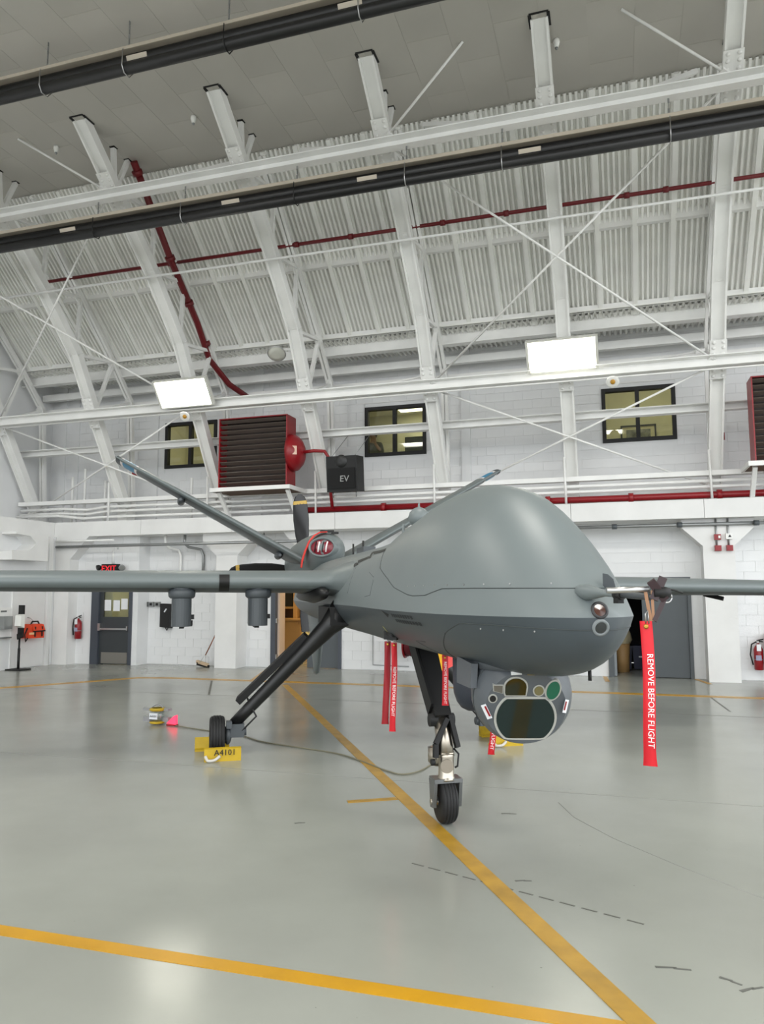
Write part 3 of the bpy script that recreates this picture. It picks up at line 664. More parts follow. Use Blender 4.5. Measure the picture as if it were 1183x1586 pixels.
# ================================================================== DOORS AND THE ROOMS BEHIND
# door 1: grey door with a window, in the stepped-out wall
d = empty('door_1', (-12.16, VS, 0), kind='structure')
f = MB(); f.b2((-12.79, VS-0.05, 0), (-12.57, VS+0.2, 2.1)); f.b2((-11.68, VS-0.05, 0), (-11.6, VS+0.2, 2.1)); f.b2((-12.57, VS-0.05, 2.04), (-11.68, VS+0.2, 2.16))
part('door_frame', f, mat('blue_grey_frame', (66, 71, 80), 0.4), d)
lf = MB(); holed_wall(lf, -12.57, -11.68, 0.01, 2.04, [(-12.47, -11.74, 1.18, 1.86)], VS+0.02, VS+0.07); part('door_leaf', lf, DOORG2, d)
part('kick_plate', MB().b2((-12.5, VS+0.012, 0.03), (-11.74, VS+0.02, 0.3)), mat('brushed_plate', (150, 146, 140), 0.35, metal=0.8), d)
part('push_bar', MB().b2((-12.55, VS-0.06, 0.86), (-11.72, VS-0.03, 0.9)).b2((-12.57, VS-0.07, 0.84), (-12.5, VS+0.02, 1.02)).b2((-11.74, VS-0.06, 0.85), (-11.7, VS+0.02, 0.95)), ALU, d)
part('pane', MB().b2((-12.47, VS+0.04, 1.18), (-11.74, VS+0.046, 1.86)), GLASS, d)
PAPER = mat('paper', (226, 228, 232), 0.7)
for i, (u, z) in enumerate(((-12.36, 1.47), (-12.1, 1.46), (-11.87, 1.5))):
    solo('paper_notice', MB().box((u, VS+0.035, z), (0.19, 0.004, 0.27)), PAPER, (u, VS+0.035, z), 'white paper sheet taped inside the window of the grey door, %s of three' % ['left', 'middle', 'right'][i], 'notice', 'papers on the door window')
# room behind door 1
mb = MB(); mb.b2((-13.4, 19.0, 0), (-10.9, 19.1, 2.6)); mb.b2((-13.5, VB+0.26, 0), (-13.4, 19, 2.6)); mb.b2((-10.9, VB+0.26, 0), (-10.8, 19, 2.6)); mb.b2((-13.4, VB+0.26, 2.6), (-10.9, 19.0, 2.7))
struct('wall_room_4', mb, CREAM)
t = empty('ceiling_light_panel', (-12.2, 18.0, 2.58), 'glowing panel light in the room behind the grey door', 'light', 'office ceiling lights')
part('diffuser', MB().box((-12.2, 18.0, 2.58), (0.9, 0.5, 0.02)), LAMP_ROOM, t); part('frame', MB().box((-12.2, 18.0, 2.595), (1.0, 0.6, 0.01)), STEEL, t)
t = empty('side_table', (-12.0, 18.6, 0), 'dark wooden table seen through the window of the grey door', 'table')
part('table_top', MB().box((-12.0, 18.6, 1.05), (1.1, 0.5, 0.06)), BROWN, t)
for i in (-1, 1):
    for j in (-1, 1): part('leg', MB().box((-12.0+i*0.48, 18.6+j*0.2, 0.51), (0.06, 0.06, 1.02)), BROWN, t)
# door 2: double door, left leaf open, cabinets inside
d = empty('door_2', (-7.13, VB, 0), kind='structure')
f = MB(); f.b2((-8.02, VB-0.05, 0), (-7.9, VB+0.2, 2.1)); f.b2((-6.3, VB-0.05, 0), (-6.22, VB+0.2, 2.1)); f.b2((-7.9, VB-0.05, 2.03), (-6.3, VB+0.2, 2.12))
part('door_frame', f, MATS['blue_grey_frame'], d)
part('door_leaf', MB().b2((-7.1, VB+0.02, 0.01), (-6.3, VB+0.07, 2.03)), DOORG, d)
part('open_door_leaf', MB().b2((-7.9, VB+0.08, 0.01), (-7.85, VB+0.4, 2.03)), mat('pinkish_wood_edge', (200, 178, 160), 0.5), d)
hb = MB()
for z in (0.25, 1.1, 1.85): hb.box((-7.9, VB+0.02, z), (0.05, 0.08, 0.11))
part('hinges', hb, ALU, d)
part('closer_arm', MB().bar((-6.36, VB, 1.5), (-6.36, VB, 1.1), 0.03, 0.03), BLACKM, d)
mb = MB(); mb.b2((-9.5, 20.4, 0), (-5.6, 20.5, 2.6)); mb.b2((-9.6, VB+0.26, 0), (-9.5, 20.4, 2.6)); mb.b2((-5.6, VB+0.26, 0), (-5.5, 20.4, 2.6)); mb.b2((-9.5, VB+0.26, 2.6), (-5.6, 20.4, 2.7))
struct('wall_room_5', mb, CREAM)
t = empty('ceiling_light_panel', (-7.3, 18.4, 2.58), 'glowing panel light in the cabinet room behind the open double door', 'light', 'office ceiling lights')
part('diffuser', MB().box((-7.3, 18.4, 2.58), (1.1, 0.6, 0.02)), mat('warm_light_panel', (255, 240, 200), 0.5, emit=(255, 226, 170), estr=9), t); part('frame', MB().box((-7.3, 18.4, 2.595), (1.2, 0.7, 0.01)), STEEL, t)
t = empty('cabinet', (-8.6, 18.6, 0), 'tall tan cabinet seen through the open double door', 'cabinet')
part('body', MB().b2((-8.95, 18.6, 0.1), (-8, 19.1, 1.05)), TAN, t); part('plinth', MB().b2((-8.95, 18.64, 0), (-8, 19.1, 0.1)), BROWN, t)
part('door', MB().b2((-8.91, 18.57, 0.14), (-8.49, 18.6, 1.0)), TAN, t); part('door', MB().b2((-8.47, 18.57, 0.14), (-8.04, 18.6, 1.0)), TAN, t)
part('worktop', MB().b2((-8.97, 18.5, 1.05), (-7.97, 19.1, 1.1)), WOOD, t)
t = empty('shelf_unit', (-8.35, 18.75, 1.1), 'open tan shelf unit with dark boxes on the cabinet worktop', 'shelf')
part('side_panel', MB().b2((-8.73, 18.7, 1.1), (-8.69, 19.1, 2.2)), TAN, t); part('side_panel', MB().b2((-8.25, 18.7, 1.1), (-8.15, 19.1, 2.2)), TAN, t)
for z in (1.35, 1.85, 2.15): part('shelf', MB().b2((-8.69, 18.72, z), (-8.25, 19.1, z+0.05)), TAN, t)
part('back_panel', MB().b2((-8.73, 19.08, 1.1), (-8.15, 19.1, 2.2)), BROWN, t)
t = empty('storage_box', (-8.47, 18.9, 1.4), 'black storage box on the open tan shelf', 'box')
part('body', MB().box((-8.47, 18.9, 1.6), (0.36, 0.3, 0.36)), BLACKM, t); part('lid', MB().box((-8.47, 18.9, 1.79), (0.38, 0.32, 0.03)), BLACK, t)
t = empty('bookcase', (-7.7, 18.9, 0), 'tall varnished post-framed case beside the tan cabinet', 'cabinet')
part('side_panel', MB().b2((-7.95, 18.7, 0), (-7.85, 19.2, 2.2)), WOOD, t); part('side_panel', MB().b2((-7.35, 18.7, 0), (-7.25, 19.2, 2.2)), WOOD, t); part('panel', MB().b2((-7.85, 18.9, 0.1), (-7.35, 19.2, 2.2)), TAN, t)
for z in (0.1, 0.75, 1.4): part('shelf', MB().b2((-7.85, 18.7, z), (-7.35, 18.9, z+0.05)), WOOD, t)
# door 3: double door, left leaf open on a dark room
d = empty('door_3', (0.6, VB, 0), kind='structure')
f = MB(); f.b2((-0.26, VB-0.05, 0), (-0.15, VB+0.2, 2.06)); f.b2((1.33, VB-0.05, 0), (1.4, VB+0.2, 2.06)); f.b2((-0.15, VB-0.05, 1.98), (1.33, VB+0.2, 2.06))
part('door_frame', f, DOORG, d)
part('door_leaf', MB().b2((0.44, VB+0.02, 0.01), (1.33, VB+0.07, 1.98)), DOORG, d)
part('open_door_leaf', MB().b2((-0.15, VB+0.08, 0.01), (-0.1, VB+0.95, 1.98)), mat('light_grey_door', (140, 146, 150), 0.4), d)
part('door_knob', MB().lathe([(0, 0.02), (0.03, 0.015), (0.04, 0.035), (0.07, 0.03), (0.08, 0.01)], (0.54, VB+0.02, 0.98), (0, -1, 0), 14), ALU, d)
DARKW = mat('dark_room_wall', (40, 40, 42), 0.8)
mb = MB(); mb.b2((-1.6, 20.4, 0), (2.4, 20.5, 2.6)); mb.b2((-1.7, VB+0.26, 0), (-1.6, 20.4, 2.6)); mb.b2((2.4, VB+0.26, 0), (2.5, 20.4, 2.6)); mb.b2((-1.6, VB+0.26, 2.6), (2.4, 20.4, 2.7))
struct('wall_room_6', mb, DARKW)
for i, (u, v) in enumerate(((0.05, 18.5), (0.42, 18.6))):
    t = empty('recycling_bin', (u, v, 0), 'dark blue plastic bin on the floor of the dark room, %s of two' % ['left', 'right'][i], 'bin', 'dark blue bins')
    part('body', MB().add([(u+a*x, v+b*x, z) for z, x in ((0.02, 0.15), (0.52, 0.18)) for a, b in ((-1, -1), (1, -1), (1, 1), (-1, 1))], [(3, 2, 1, 0), (4, 5, 6, 7), (0, 1, 5, 4), (1, 2, 6, 5), (2, 3, 7, 6), (3, 0, 4, 7)]), BLUEBIN, t)
    part('rim', MB().box((u, v, 0.53), (0.4, 0.4, 0.03)), BLUEBIN, t)
    part('recycle_mark' if i == 0 else 'label_plate', MB().box((u, v-0.178, 0.3), (0.16, 0.01, 0.1) if i == 0 else (0.1, 0.01, 0.03)), PAPER, t)
t = empty('waste_sack', (0.0, 18.2, 0), 'crumpled beige sack over a bin inside the dark room', 'bag')
mb = MB(); rows = []
for i, (z, r) in enumerate(((0.62, 0.17), (0.7, 0.2), (0.85, 0.17), (0.98, 0.12), (1.02, 0.08))):
    rows.append([Vector((0.02+r*math.cos(a)*(1+0.12*math.sin(5*a+i)), 18.0+r*math.sin(a)*(1+0.12*math.cos(4*a)), z)) for a in [2*math.pi*k/20 for k in range(20)]])
mb.grid(rows, closed=True); part('sack', mb, mat('beige_sack', (190, 178, 145), 0.8, var=0.1, scale=10), t)
part('bin', MB().lathe([(0, 0.14), (0.3, 0.15), (0.64, 0.165)], (0.02, 18.0, 0), (0, 0, 1), 18), TAN, t)

# ================================================================== THINGS ON AND BY THE WALLS
# exit sign with two lamp heads
t = empty('exit_sign', (-12.2, 16.3, 2.36), 'red lettered exit sign with two lamp heads above the grey door', 'sign')
part('housing', MB().b2((-12.42, 16.26, 2.26), (-11.98, 16.42, 2.5)), BLACKM, t)
part('lettering', text_mb('EXIT', 0.21, (-12.2, 16.255, 2.38), (1, 0, 0), (0, 0, 1), 0.006), mat('exit_red', (230, 30, 40), 0.4, emit=(230, 30, 40), estr=0.4), t)
for s, u in ((-1, -12.52), (1, -11.86)): part('lamp_head', MB().lathe([(-0.05, 0.03), (0, 0.07), (0.06, 0.08), (0.07, 0.06)], (u, 16.32, 2.42), (s*0.5, -0.8, -0.3), 14), BLACKM if s < 0 else GALV, t)
def extinguisher(u, v, z, s, label):
    t = empty('fire_extinguisher', (u, v, z), label, 'fire extinguisher', 'red fire extinguishers')
    part('cylinder', MB().lathe([(0, 0.07*s), (0.01, 0.085*s), (0.4*s, 0.085*s), (0.46*s, 0.06*s), (0.49*s, 0.028*s), (0.52*s, 0.025*s)], (u, v, z), (0, 0, 1), 20), RED, t)
    part('valve', MB().cyl((u, v, z+0.5*s), (u, v, z+0.57*s), 0.025*s, 10), ALU, t)
    part('handle', MB().bar((u-0.02*s, v, z+0.57*s), (u+0.1*s, v-0.02, z+0.6*s), 0.02, 0.015).bar((u-0.02*s, v, z+0.56*s), (u+0.09*s, v-0.02, z+0.55*s), 0.02, 0.015), BLACKM, t)
    part('hose', MB().tube([(u-0.03*s, v-0.02, z+0.55*s), (u-0.12*s, v-0.03, z+0.5*s), (u-0.15*s, v-0.03, z+0.3*s), (u-0.11*s, v-0.05, z+0.1*s)], 0.014*s, 8), BLACKM, t)
    part('inspection_tag', MB().box((u, v-0.1*s, z+0.44*s), (0.08*s, 0.004, 0.13*s)), PAPER, t)
    part('label_plate', MB().box((u-0.01, v-0.088*s, z+0.24*s), (0.1*s, 0.006, 0.1*s)), mat('label_blue_white', (150, 150, 175), 0.5), t)
    part('bracket', MB().box((u, v+0.07*s, z+0.3*s), (0.06, 0.06*s, 0.3*s)).cyl((u, v, z+0.2*s), (u, v, z+0.215*s), 0.088*s, 20), GALV, t)
extinguisher(-13.1, 16.33, 0.63, 0.98, 'red fire extinguisher hung on the wall left of the grey door')
extinguisher(2.58, 16.76, 0.22, 1.0, 'red fire extinguisher low on the wall at the right edge')
t = empty('hose_cabinet', (2.95, 16.75, 0.3), 'red cabinet edge on the wall beside the right extinguisher', 'cabinet')
part('body', MB().b2((2.72, 16.62, 0.3), (3.3, 16.88, 0.92)), RED, t); part('door', MB().b2((2.74, 16.6, 0.33), (3.28, 16.62, 0.89)), REDP, t)
# three small boxes, black pouch
for i, u in enumerate((-11.5, -11.33, -11.15)):
    t = empty('switch_box', (u, 16.85, 1.49), 'small grey switch box on the wall beside the grey door, %s of three' % ['left', 'middle', 'right'][i], 'switch', 'row of small switch boxes')
    part('box', MB().box((u, 16.85, 1.49), (0.13, 0.07, 0.12)), GALV, t); part('switch', MB().box((u, 16.81, 1.49), (0.06, 0.02, 0.06)), BLACKM, t)
t = empty('wall_pouch', (-10.87, 16.8, 0.92), 'tall black pouch hanging on the wall behind the wing pylon', 'pouch')
part('pouch', MB().prism([(-11.01, 16.88, 0.93), (-10.72, 16.88, 0.9), (-10.71, 16.88, 1.5), (-11.01, 16.88, 1.51)], (0, -0.14, 0)), BLACKM, t)
part('strap', MB().bar((-10.82, 16.73, 1.38), (-10.88, 16.73, 1.3), 0.03, 0.01), PAPER, t); part('cord', MB().tube([(-10.85, 16.75, 0.92), (-10.8, 16.74, 0.85), (-10.76, 16.75, 0.93)], 0.015, 6), BLACKM, t)
# push broom leaning on the pillar
t = empty('push_broom', (-9.64, 16.55, 0), 'push broom with wooden handle leaning against the left pillar', 'broom')
part('handle', MB().cyl((-9.56, 16.5, 0.28), (-9.28, 16.55, 0.86), 0.014, 8), mat('broom_handle', (140, 85, 60), 0.5), t)
part('brace', MB().cyl((-9.72, 16.5, 0.09), (-9.56, 16.5, 0.3), 0.006, 6).cyl((-9.52, 16.45, 0.08), (-9.56, 16.5, 0.3), 0.006, 6), ALU, t)
part('head', MB().bar((-9.85, 16.6, 0.12), (-9.44, 16.42, 0.06), 0.07, 0.05, (0, 0, 1)), mat('broom_head', (205, 180, 150), 0.5), t)
part('bristles', MB().bar((-9.83, 16.59, 0.07), (-9.42, 16.42, 0.02), 0.07, 0.05, (0, 0, 1)), BLACKM, t, kind='stuff')
# fire alarm boxes on the right pillar
for i, (u, z, mm, nm) in enumerate(((1.89, 2.83, RED, 'upper red alarm box with a lamp'), (1.89, 2.61, RED, 'lower left plain red alarm box'), (2.1, 2.84, STEEL, 'white alarm box with a dark sounder'), (2.1, 2.61, RED, 'lower right plain red alarm box'))):
    t = empty('alarm_box', (u, 16.33, z), nm+' on the right pillar', 'alarm', 'alarm boxes on the right pillar')
    part('body', MB().box((u, 16.32, z), (0.12, 0.08, 0.11)), mm, t)
    if i == 0: part('strobe', MB().box((u+0.03, 16.27, z), (0.035, 0.02, 0.05)), MATS['white_plastic'], t)
    elif i == 2: part('sounder', MB().lathe([(0, 0.035), (0.015, 0.03)], (u+0.01, 16.28, z), (0, -1, 0), 3), BLACKM, t)
    else: part('cover', MB().box((u, 16.275, z), (0.09, 0.015, 0.08)), RED, t)
for i, u in enumerate((1.87, 2.09)):
    pipe('wall_conduit', [(u, 16.34, 3.2), (u, 16.34, 2.62)], 0.02, GALV, 'thin conduit feeding the %s alarm boxes on the right pillar' % ['left', 'right'][i])
# hand sanitiser stand, orange bag, wall dispenser at the left
t = empty('sanitiser_stand', (-13.3, 14.55, 0), 'black hand sanitiser stand with white dispenser by the left wall', 'stand')
b = Vector((-13.42, 14.7, 0))
part('base_plate', MB().box(b+Vector((0, 0, 0.015)), (0.42, 0.36, 0.03)), BLACKM, t)
part('pole', MB().cyl(b, b+Vector((0, 0, 0.72)), 0.022, 10).cyl(b, b+Vector((0, 0, 0.5)), 0.03, 10), BLACKM, t)
part('back_board', MB().box(b+Vector((0, 0.03, 1.12)), (0.16, 0.03, 0.76)), BLACKM, t)
part('drip_tray', MB().bar(b+Vector((0, 0, 0.84)), b+Vector((0.12, -0.12, 0.74)), 0.13, 0.03), BLACKM, t)
part('dispenser', MB().prism([b+Vector((-0.04, 0.0, 0.97)), b+Vector((-0.04, -0.13, 1.02)), b+Vector((-0.04, -0.12, 1.26)), b+Vector((-0.04, 0.0, 1.29))], (0.17, 0, 0)), MATS['white_plastic'], t)
t = empty('first_aid_bag', (-13.55, 15.22, 0.7), 'bright orange bag with black straps hung on the left wall', 'bag')
poly = [(0, 14.98, 0.71), (0, 15.5, 0.7), (0, 15.5, 0.95), (0, 15.42, 1.04), (0, 15.12, 1.04), (0, 14.98, 0.86)]
part('bag_body', MB().prism([(-13.66, y, z) for x, y, z in poly], (0.24, 0, 0)), ORANGE, t)
part('flap', MB().prism([(-13.42, 15.08, 1.03), (-13.42, 15.45, 1.03), (-13.4, 15.5, 0.88), (-13.4, 15.1, 0.88)], (0.015, 0, 0)), ORANGE, t)
part('strap', MB().bar((-13.395, 15.17, 0.98), (-13.395, 15.17, 0.74), 0.012, 0.035, (1, 0, 0)).bar((-13.395, 15.4, 0.98), (-13.395, 15.4, 0.74), 0.012, 0.035).bar((-13.39, 15.1, 0.87), (-13.39, 15.5, 0.87), 0.012, 0.03), BLACKM, t)
part('carry_handle', MB().tube([(-13.5, 15.12, 1.02), (-13.5, 15.18, 1.1), (-13.5, 15.36, 1.1), (-13.5, 15.42, 1.02)], 0.018, 8), BLACKM, t)
part('side_strap', MB().tube([(-13.45, 14.97, 0.95), (-13.44, 14.88, 0.8), (-13.44, 14.92, 0.64), (-13.44, 14.98, 0.72)], 0.015, 8), BLACKM, t)
part('reflective_patch', MB().box((-13.415, 15.08, 0.82), (0.01, 0.16, 0.05)), mat('patch', (250, 200, 150), 0.5), t)
part('hook', MB().tube([(-13.69, 15.2, 1.2), (-13.6, 15.22, 1.18), (-13.52, 15.24, 1.1)], 0.01, 6), ALU, t)
t = empty('wall_dispenser', (-13.64, 14.45, 0.8), 'pale grey dispenser box at the left edge of the photo', 'dispenser')
part('back_plate', MB().b2((-13.7, 14.2, 0.7), (-13.68, 14.72, 1.45)), STEEL, t); part('box', MB().b2((-13.68, 14.3, 0.95), (-13.5, 14.55, 1.25)), GALV, t)
part('tray', MB().b2((-13.68, 14.25, 0.74), (-13.55, 14.6, 0.77)), GALV, t)
part('label_plate', MB().b2((-13.678, 14.36, 1.34), (-13.674, 14.54, 1.38)), GALV, t)
# red hose reel on the wall, seen past the nose gear
t = empty('hose_reel', (-4.35, 16.7, 0.45), 'red hose reel on the wall behind the nose gear leg', 'hose reel')
for s in (-1, 1): part('flange', MB().lathe([(-0.012, 0.3), (0.012, 0.3)], (-4.47+s*0.1, 16.5, 0.62), (1, 0, 0), 28), RED, t)
part('hose', MB().lathe([(-0.08, 0.25), (-0.04, 0.265), (0, 0.25), (0.04, 0.265), (0.08, 0.25)], (-4.47, 16.5, 0.62), (1, 0, 0), 28), mat('dark_red_hose', (90, 14, 26), 0.6), t)
part('bracket', MB().b2((-4.5, 16.5, 0.58), (-4.44, 16.885, 0.66)), BLACKM, t)

# ================================================================== FLOOR LINES AND CABLES
LINE = mat('yellow_floor_paint', (186, 138, 22), 0.35, var=0.12, scale=3)
LINEO = mat('worn_yellow_floor_paint', (176, 136, 46), 0.4, var=0.2, scale=5)
def line(pts, wd, m, label, z=0.003):
    mb = MB(); pts = [Vector((p[0], p[1], 0)) for p in pts]; L, Rr = [], []
    for i, p in enumerate(pts):
        d_ = ((pts[min(i+1, len(pts)-1)]-pts[max(i-1, 0)]).normalized()); n = Vector((-d_.y, d_.x, 0))*(wd/2)
        L.append(p+n+Vector((0, 0, z))); Rr.append(p-n+Vector((0, 0, z)))
    lo = [[q-Vector((0, 0, z+0.001)) for q in x] for x in (L, Rr)]
    mb.grid([lo[0], L, Rr, lo[1]], smooth=False)
    return solo('floor_line', mb, m, pts[0], label, 'floor marking', 'yellow floor lines')
line([(-15.5, 3.42), (6, 3.42)], 0.1, LINE, 'bright yellow floor line crossing the foreground')
line([(-6.2, 13.7), (-5.62, 12.75), (0.3, 3.02), (1.6, 0.9)], 0.115, LINEO, 'worn yellow lead-in line running diagonally under the aircraft nose', 0.004)
line([(-13.5, 8.0), (-11.4, 11.5), (-10.3, 13.1), (-9.7, 14.05), (-9.1, 14.18), (-4, 14.18), (5, 14.1)], 0.22, LINE, 'yellow floor line running across the far end near the doors', 0.0032)
line([(-8.0, 16.8), (-7.2, 14.3)], 0.08, LINE, 'short yellow line from the middle doorway to the far line', 0.0034)
line([(-0.35, 16.85), (-0.28, 15.9)], 0.09, LINE, 'short yellow line at the left jamb of the right doorway', 0.0034)
line([(1.42, 16.85), (1.6, 16.0)], 0.09, LINE, 'short yellow line at the right jamb of the right doorway', 0.0034)
line([(-2.25, 6.26), (-1.88, 6.48)], 0.07, LINEO, 'short tan stop mark beside the nose wheel', 0.0045)
CRACK = mat('dark_floor_joint', (98, 98, 92), 0.8); SCUFF = mat('floor_scuff', (96, 97, 92), 0.6)
def dashes(name, a, b, n, wd, label, fill=0.6):
    a, b = Vector((a[0], a[1], 0.0015)), Vector((b[0], b[1], 0.0015)); mb = MB()
    for k in range(n):
        p, q = a+(b-a)*(k/n), a+(b-a)*((k+fill)/n); mb.bar(p, q, wd, 0.0012, (b-a).cross(Vector((0, 0, 1))))
    return solo(name, mb, CRACK, a, label, 'floor marking', kind=None)
dashes('floor_mark', (-7.9, 13.9), (-6.9, 12.05), 16, 0.04, 'dashed dark strip on the floor behind the left main wheel')
dashes('floor_mark', (-1.35, 5.0), (0.1, 4.45), 12, 0.012, 'faint dashed scratch line on the floor before the nose wheel', 0.7)
dashes('floor_mark', (1.4, 14.0), (1.5, 12.4), 10, 0.03, 'dashed dark strip on the floor at the far right')
solo('floor_joint', MB().b2((-15, 7.09, 0.0), (6, 7.1, 0.0012)), mat('floor_joint_paint', (140, 142, 136), 0.5), (0, 7.1, 0), 'straight floor joint crossing just behind the nose wheel', 'floor joint', 'floor joints')
solo('floor_joint', MB().b2((-12, 12.0, 0.0), (6, 12.012, 0.0012)), CRACK, (0, 12, 0), 'straight dark floor joint crossing behind the main wheels', 'floor joint', 'floor joints')
for i, (x, y, a, l) in enumerate(((-0.62, 4.9, 0.3, 0.1), (0.18, 4.0, 0.1, 0.16), (0.42, 3.95, -0.5, 0.1), (0.5, 3.9, 0.6, 0.12), (1.55, 3.75, -0.9, 0.2), (-0.9, 6.3, 0.2, 0.12), (-2.4, 5.6, 0.5, 0.08))):
    dv = Vector((math.cos(a), math.sin(a), 0))*l/2; p = Vector((x, y, 0.0012))
    solo('scuff_mark', MB().bar(p-dv, p+dv*0.2+Vector((0, 0.01, 0)), 0.02, 0.0012, (0, 1, 0), 0.01).bar(p, p+dv, 0.012, 0.0012, (0, 1, 0)), SCUFF, p, 'dark scuff mark on the floor, %s' % ['beside the lead-in line', 'right of the lead-in line', 'middle of three short scratches', 'right of three short scratches', 'curved one at the right edge', 'right of the nose wheel', 'left of the nose wheel'][i], 'floor mark', 'scuff marks')
arc = [(-0.55, 6.75), (-0.4, 6.35), (-0.1, 5.9), (0.3, 5.45), (0.75, 5.0)]
solo('tyre_track', MB().tube([(x, y, 0.0) for x, y in arc], 0.0025, 4), mat('tyre_track_grey', (135, 136, 131), 0.5), (-0.1, 5.9, 0), 'faint curved tyre track on the floor right of the nose wheel', 'floor mark')
CABLE = mat('tan_cable', (120, 116, 96), 0.6)
def spl(pts, n=6):
    out = []
    P = [Vector(p) for p in pts]
    for i in range(len(P)-1):
        a, b, c, d_ = P[max(i-1, 0)], P[i], P[i+1], P[min(i+2, len(P)-1)]
        for k in range(n):
            t_ = k/n; out.append(0.5*((2*b)+(c-a)*t_+(2*a-5*b+4*c-d_)*t_*t_+(3*b-a-3*c+d_)*t_**3))
    return out+[P[-1]]
solo('ground_cable', MB().tube(spl([(-5.72, 9.1, 0.01), (-5.13, 8.9, 0.008), (-4.6, 8.75, 0.008), (-4.1, 8.42, 0.008), (-3.66, 8.26, 0.008), (-3.02, 8.04, 0.008), (-2.63, 7.75, 0.008), (-2.25, 7.41, 0.008), (-2.05, 7.32, 0.008), (-1.92, 7.6, 0.008), (-1.88, 8.4, 0.01), (-1.85, 8.9, 0.1)]), 0.0075, 6), CABLE, (-3, 8, 0), 'thin tan grounding cable trailing over the floor from wheel to wheel', 'cable')
# cable reel of clear plastic and the red blinker
t = empty('cable_reel', (-6.0, 9.16, 0), 'clear plastic cable reel wound with yellow line on the floor', 'reel')
c = Vector((-6.02, 9.16, 0))
part('drum', MB().lathe([(-0.1, 0.075), (-0.1, 0.09), (0.1, 0.09), (0.1, 0.075)], c+Vector((0, 0, 0.12)), (0, 0, 1), 20), CLEAR, t)
part('yellow_line', MB().lathe([(-0.02, 0.09), (0.0, 0.11), (0.02, 0.09)], c+Vector((0, 0, 0.2)), (0, 0, 1), 20).lathe([(-0.015, 0.09), (0.0, 0.105), (0.015, 0.09)], c+Vector((0, 0, 0.03)), (0, 0, 1), 20), YEL, t)
FR = mat('reel_frame', (150, 150, 152), 0.4)
for z in (0.07, 0.2):
    for s in (-1, 1): part('arm', MB().box(c+Vector((s*0.13, 0.02*s, z)), (0.12, 0.07, 0.06 if z < 0.1 else 0.03), Matrix.Rotation(R(-12), 3, 'Z')), FR, t)
part('handle', MB().tube([c+Vector((0.09*math.cos(a), 0, 0.19+0.07*math.sin(a))) for a in [math.pi*k/10 for k in range(11)]], 0.008, 6), FR, t)
part('label_plate', MB().box(c+Vector((0, -0.095, 0.12)), (0.12, 0.01, 0.08)), PAPER, t)
part('lettering', text_mb('A4101', 0.04, c+Vector((0, -0.102, 0.12)), (1, 0, 0), (0, 0, 1), 0.003), BLACKM, t)
t = empty('warning_blinker', (-5.76, 9.12, 0), 'small glowing red triangular blinker beside the clear cable reel', 'light')
c = Vector((-5.76, 9.12, 0))
part('lens', MB().prism([c+Vector((-0.08, 0.03, 0.03)), c+Vector((0.06, 0.03, 0.02)), c+Vector((0.06, 0.03, 0.14)), c+Vector((0.03, 0.03, 0.13))], (0, -0.05, 0)), mat('red_lit_lens', (255, 50, 80), 0.3, emit=(255, 60, 90), estr=0.7), t)
part('base', MB().box(c+Vector((0, 0.0, 0.01)), (0.13, 0.09, 0.02)), RED, t)

# ================================================================== THE AIRCRAFT
# local axes of the aircraft: x forward, y to its left, z up; origin on the floor under the nose wheel
AC = empty('drone_aircraft', (-1.33, 5.92, 0), 'large grey unmanned aircraft with a bulbous nose parked on the hangar floor', 'aircraft', rz=math.atan2(-0.8616, 0.5075))
def ap(name, mb, m, label=None, kind=None, root=None): return part(name, mb, m, root or AC, True, label, kind)
KS = [2.45, 2.43, 2.38, 2.3, 2.2, 2.05, 1.9, 1.5, 1.0, .5, 0, -.6, -1.2, -2, -3, -4.5, -6, -7, -8, -8.3]
KW = [0, .09, .17, .255, .325, .40, .45, .54, .575, .565, .54, .50, .46, .435, .43, .42, .38, .32, .24, .2]
KU = [0, .05, .10, .18, .28, .42, .54, .75, .83, .82, .77, .70, .62, .60, .60, .6, .58, .5, .42, .36]
KL = [0, .1, .17, .235, .28, .315, .33, .35, .345, .34, .34, .34, .34, .33, .32, .3, .28, .25, .2, .16]
ZM = 1.63
def pchip(xs, ys):
    xs = [-x for x in xs]; n = len(xs); h = [xs[i+1]-xs[i] for i in range(n-1)]; dl = [(ys[i+1]-ys[i])/h[i] for i in range(n-1)]
    ms = [dl[0]]+[0 if dl[i-1]*dl[i] <= 0 else 3*(h[i-1]+h[i])/((2*h[i]+h[i-1])/dl[i-1]+(h[i]+2*h[i-1])/dl[i]) for i in range(1, n-1)]+[dl[-1]]
    def f(x):
        x = max(xs[0], min(xs[-1], -x)); i = 0
        while i < n-2 and x > xs[i+1]: i += 1
        t = (x-xs[i])/h[i]
        return ys[i]*(1+2*t)*(1-t)**2+h[i]*ms[i]*t*(1-t)**2+ys[i+1]*t*t*(3-2*t)+h[i]*ms[i+1]*t*t*(t-1)
    return f
fW, fU, fL = pchip(KS, KW), pchip(KS, KU), pchip(KS, KL)
def hw(s, z):
    h = fU(s) if z >= ZM else fL(s)
    if h < 1e-4: return 0
    t = min(1, abs(z-ZM)/h); return fW(s)*math.sqrt(1-t)*(1+(0.18 if z >= ZM else 0.2)*t)
ss = [2.45-0.0006*k*k for k in range(0, 24)]
s_ = ss[-1]
while s_ > -8.3: s_ -= 0.11 if s_ > -1.5 else 0.25; ss.append(max(s_, -8.3))
NU, NL = 18, 12
def half(s, upper, n):
    out = []
    for i in range(n+1):
        u = 1-i/n; u = math.sin(u*math.pi/2); t = 1-u*u
        out.append((fW(s)*u*(1+(0.18 if upper else 0.2)*t), ZM+(fU(s) if upper else -fL(s))*t))
    return out
up, lo = MB(), MB(); ru, rl = [], []
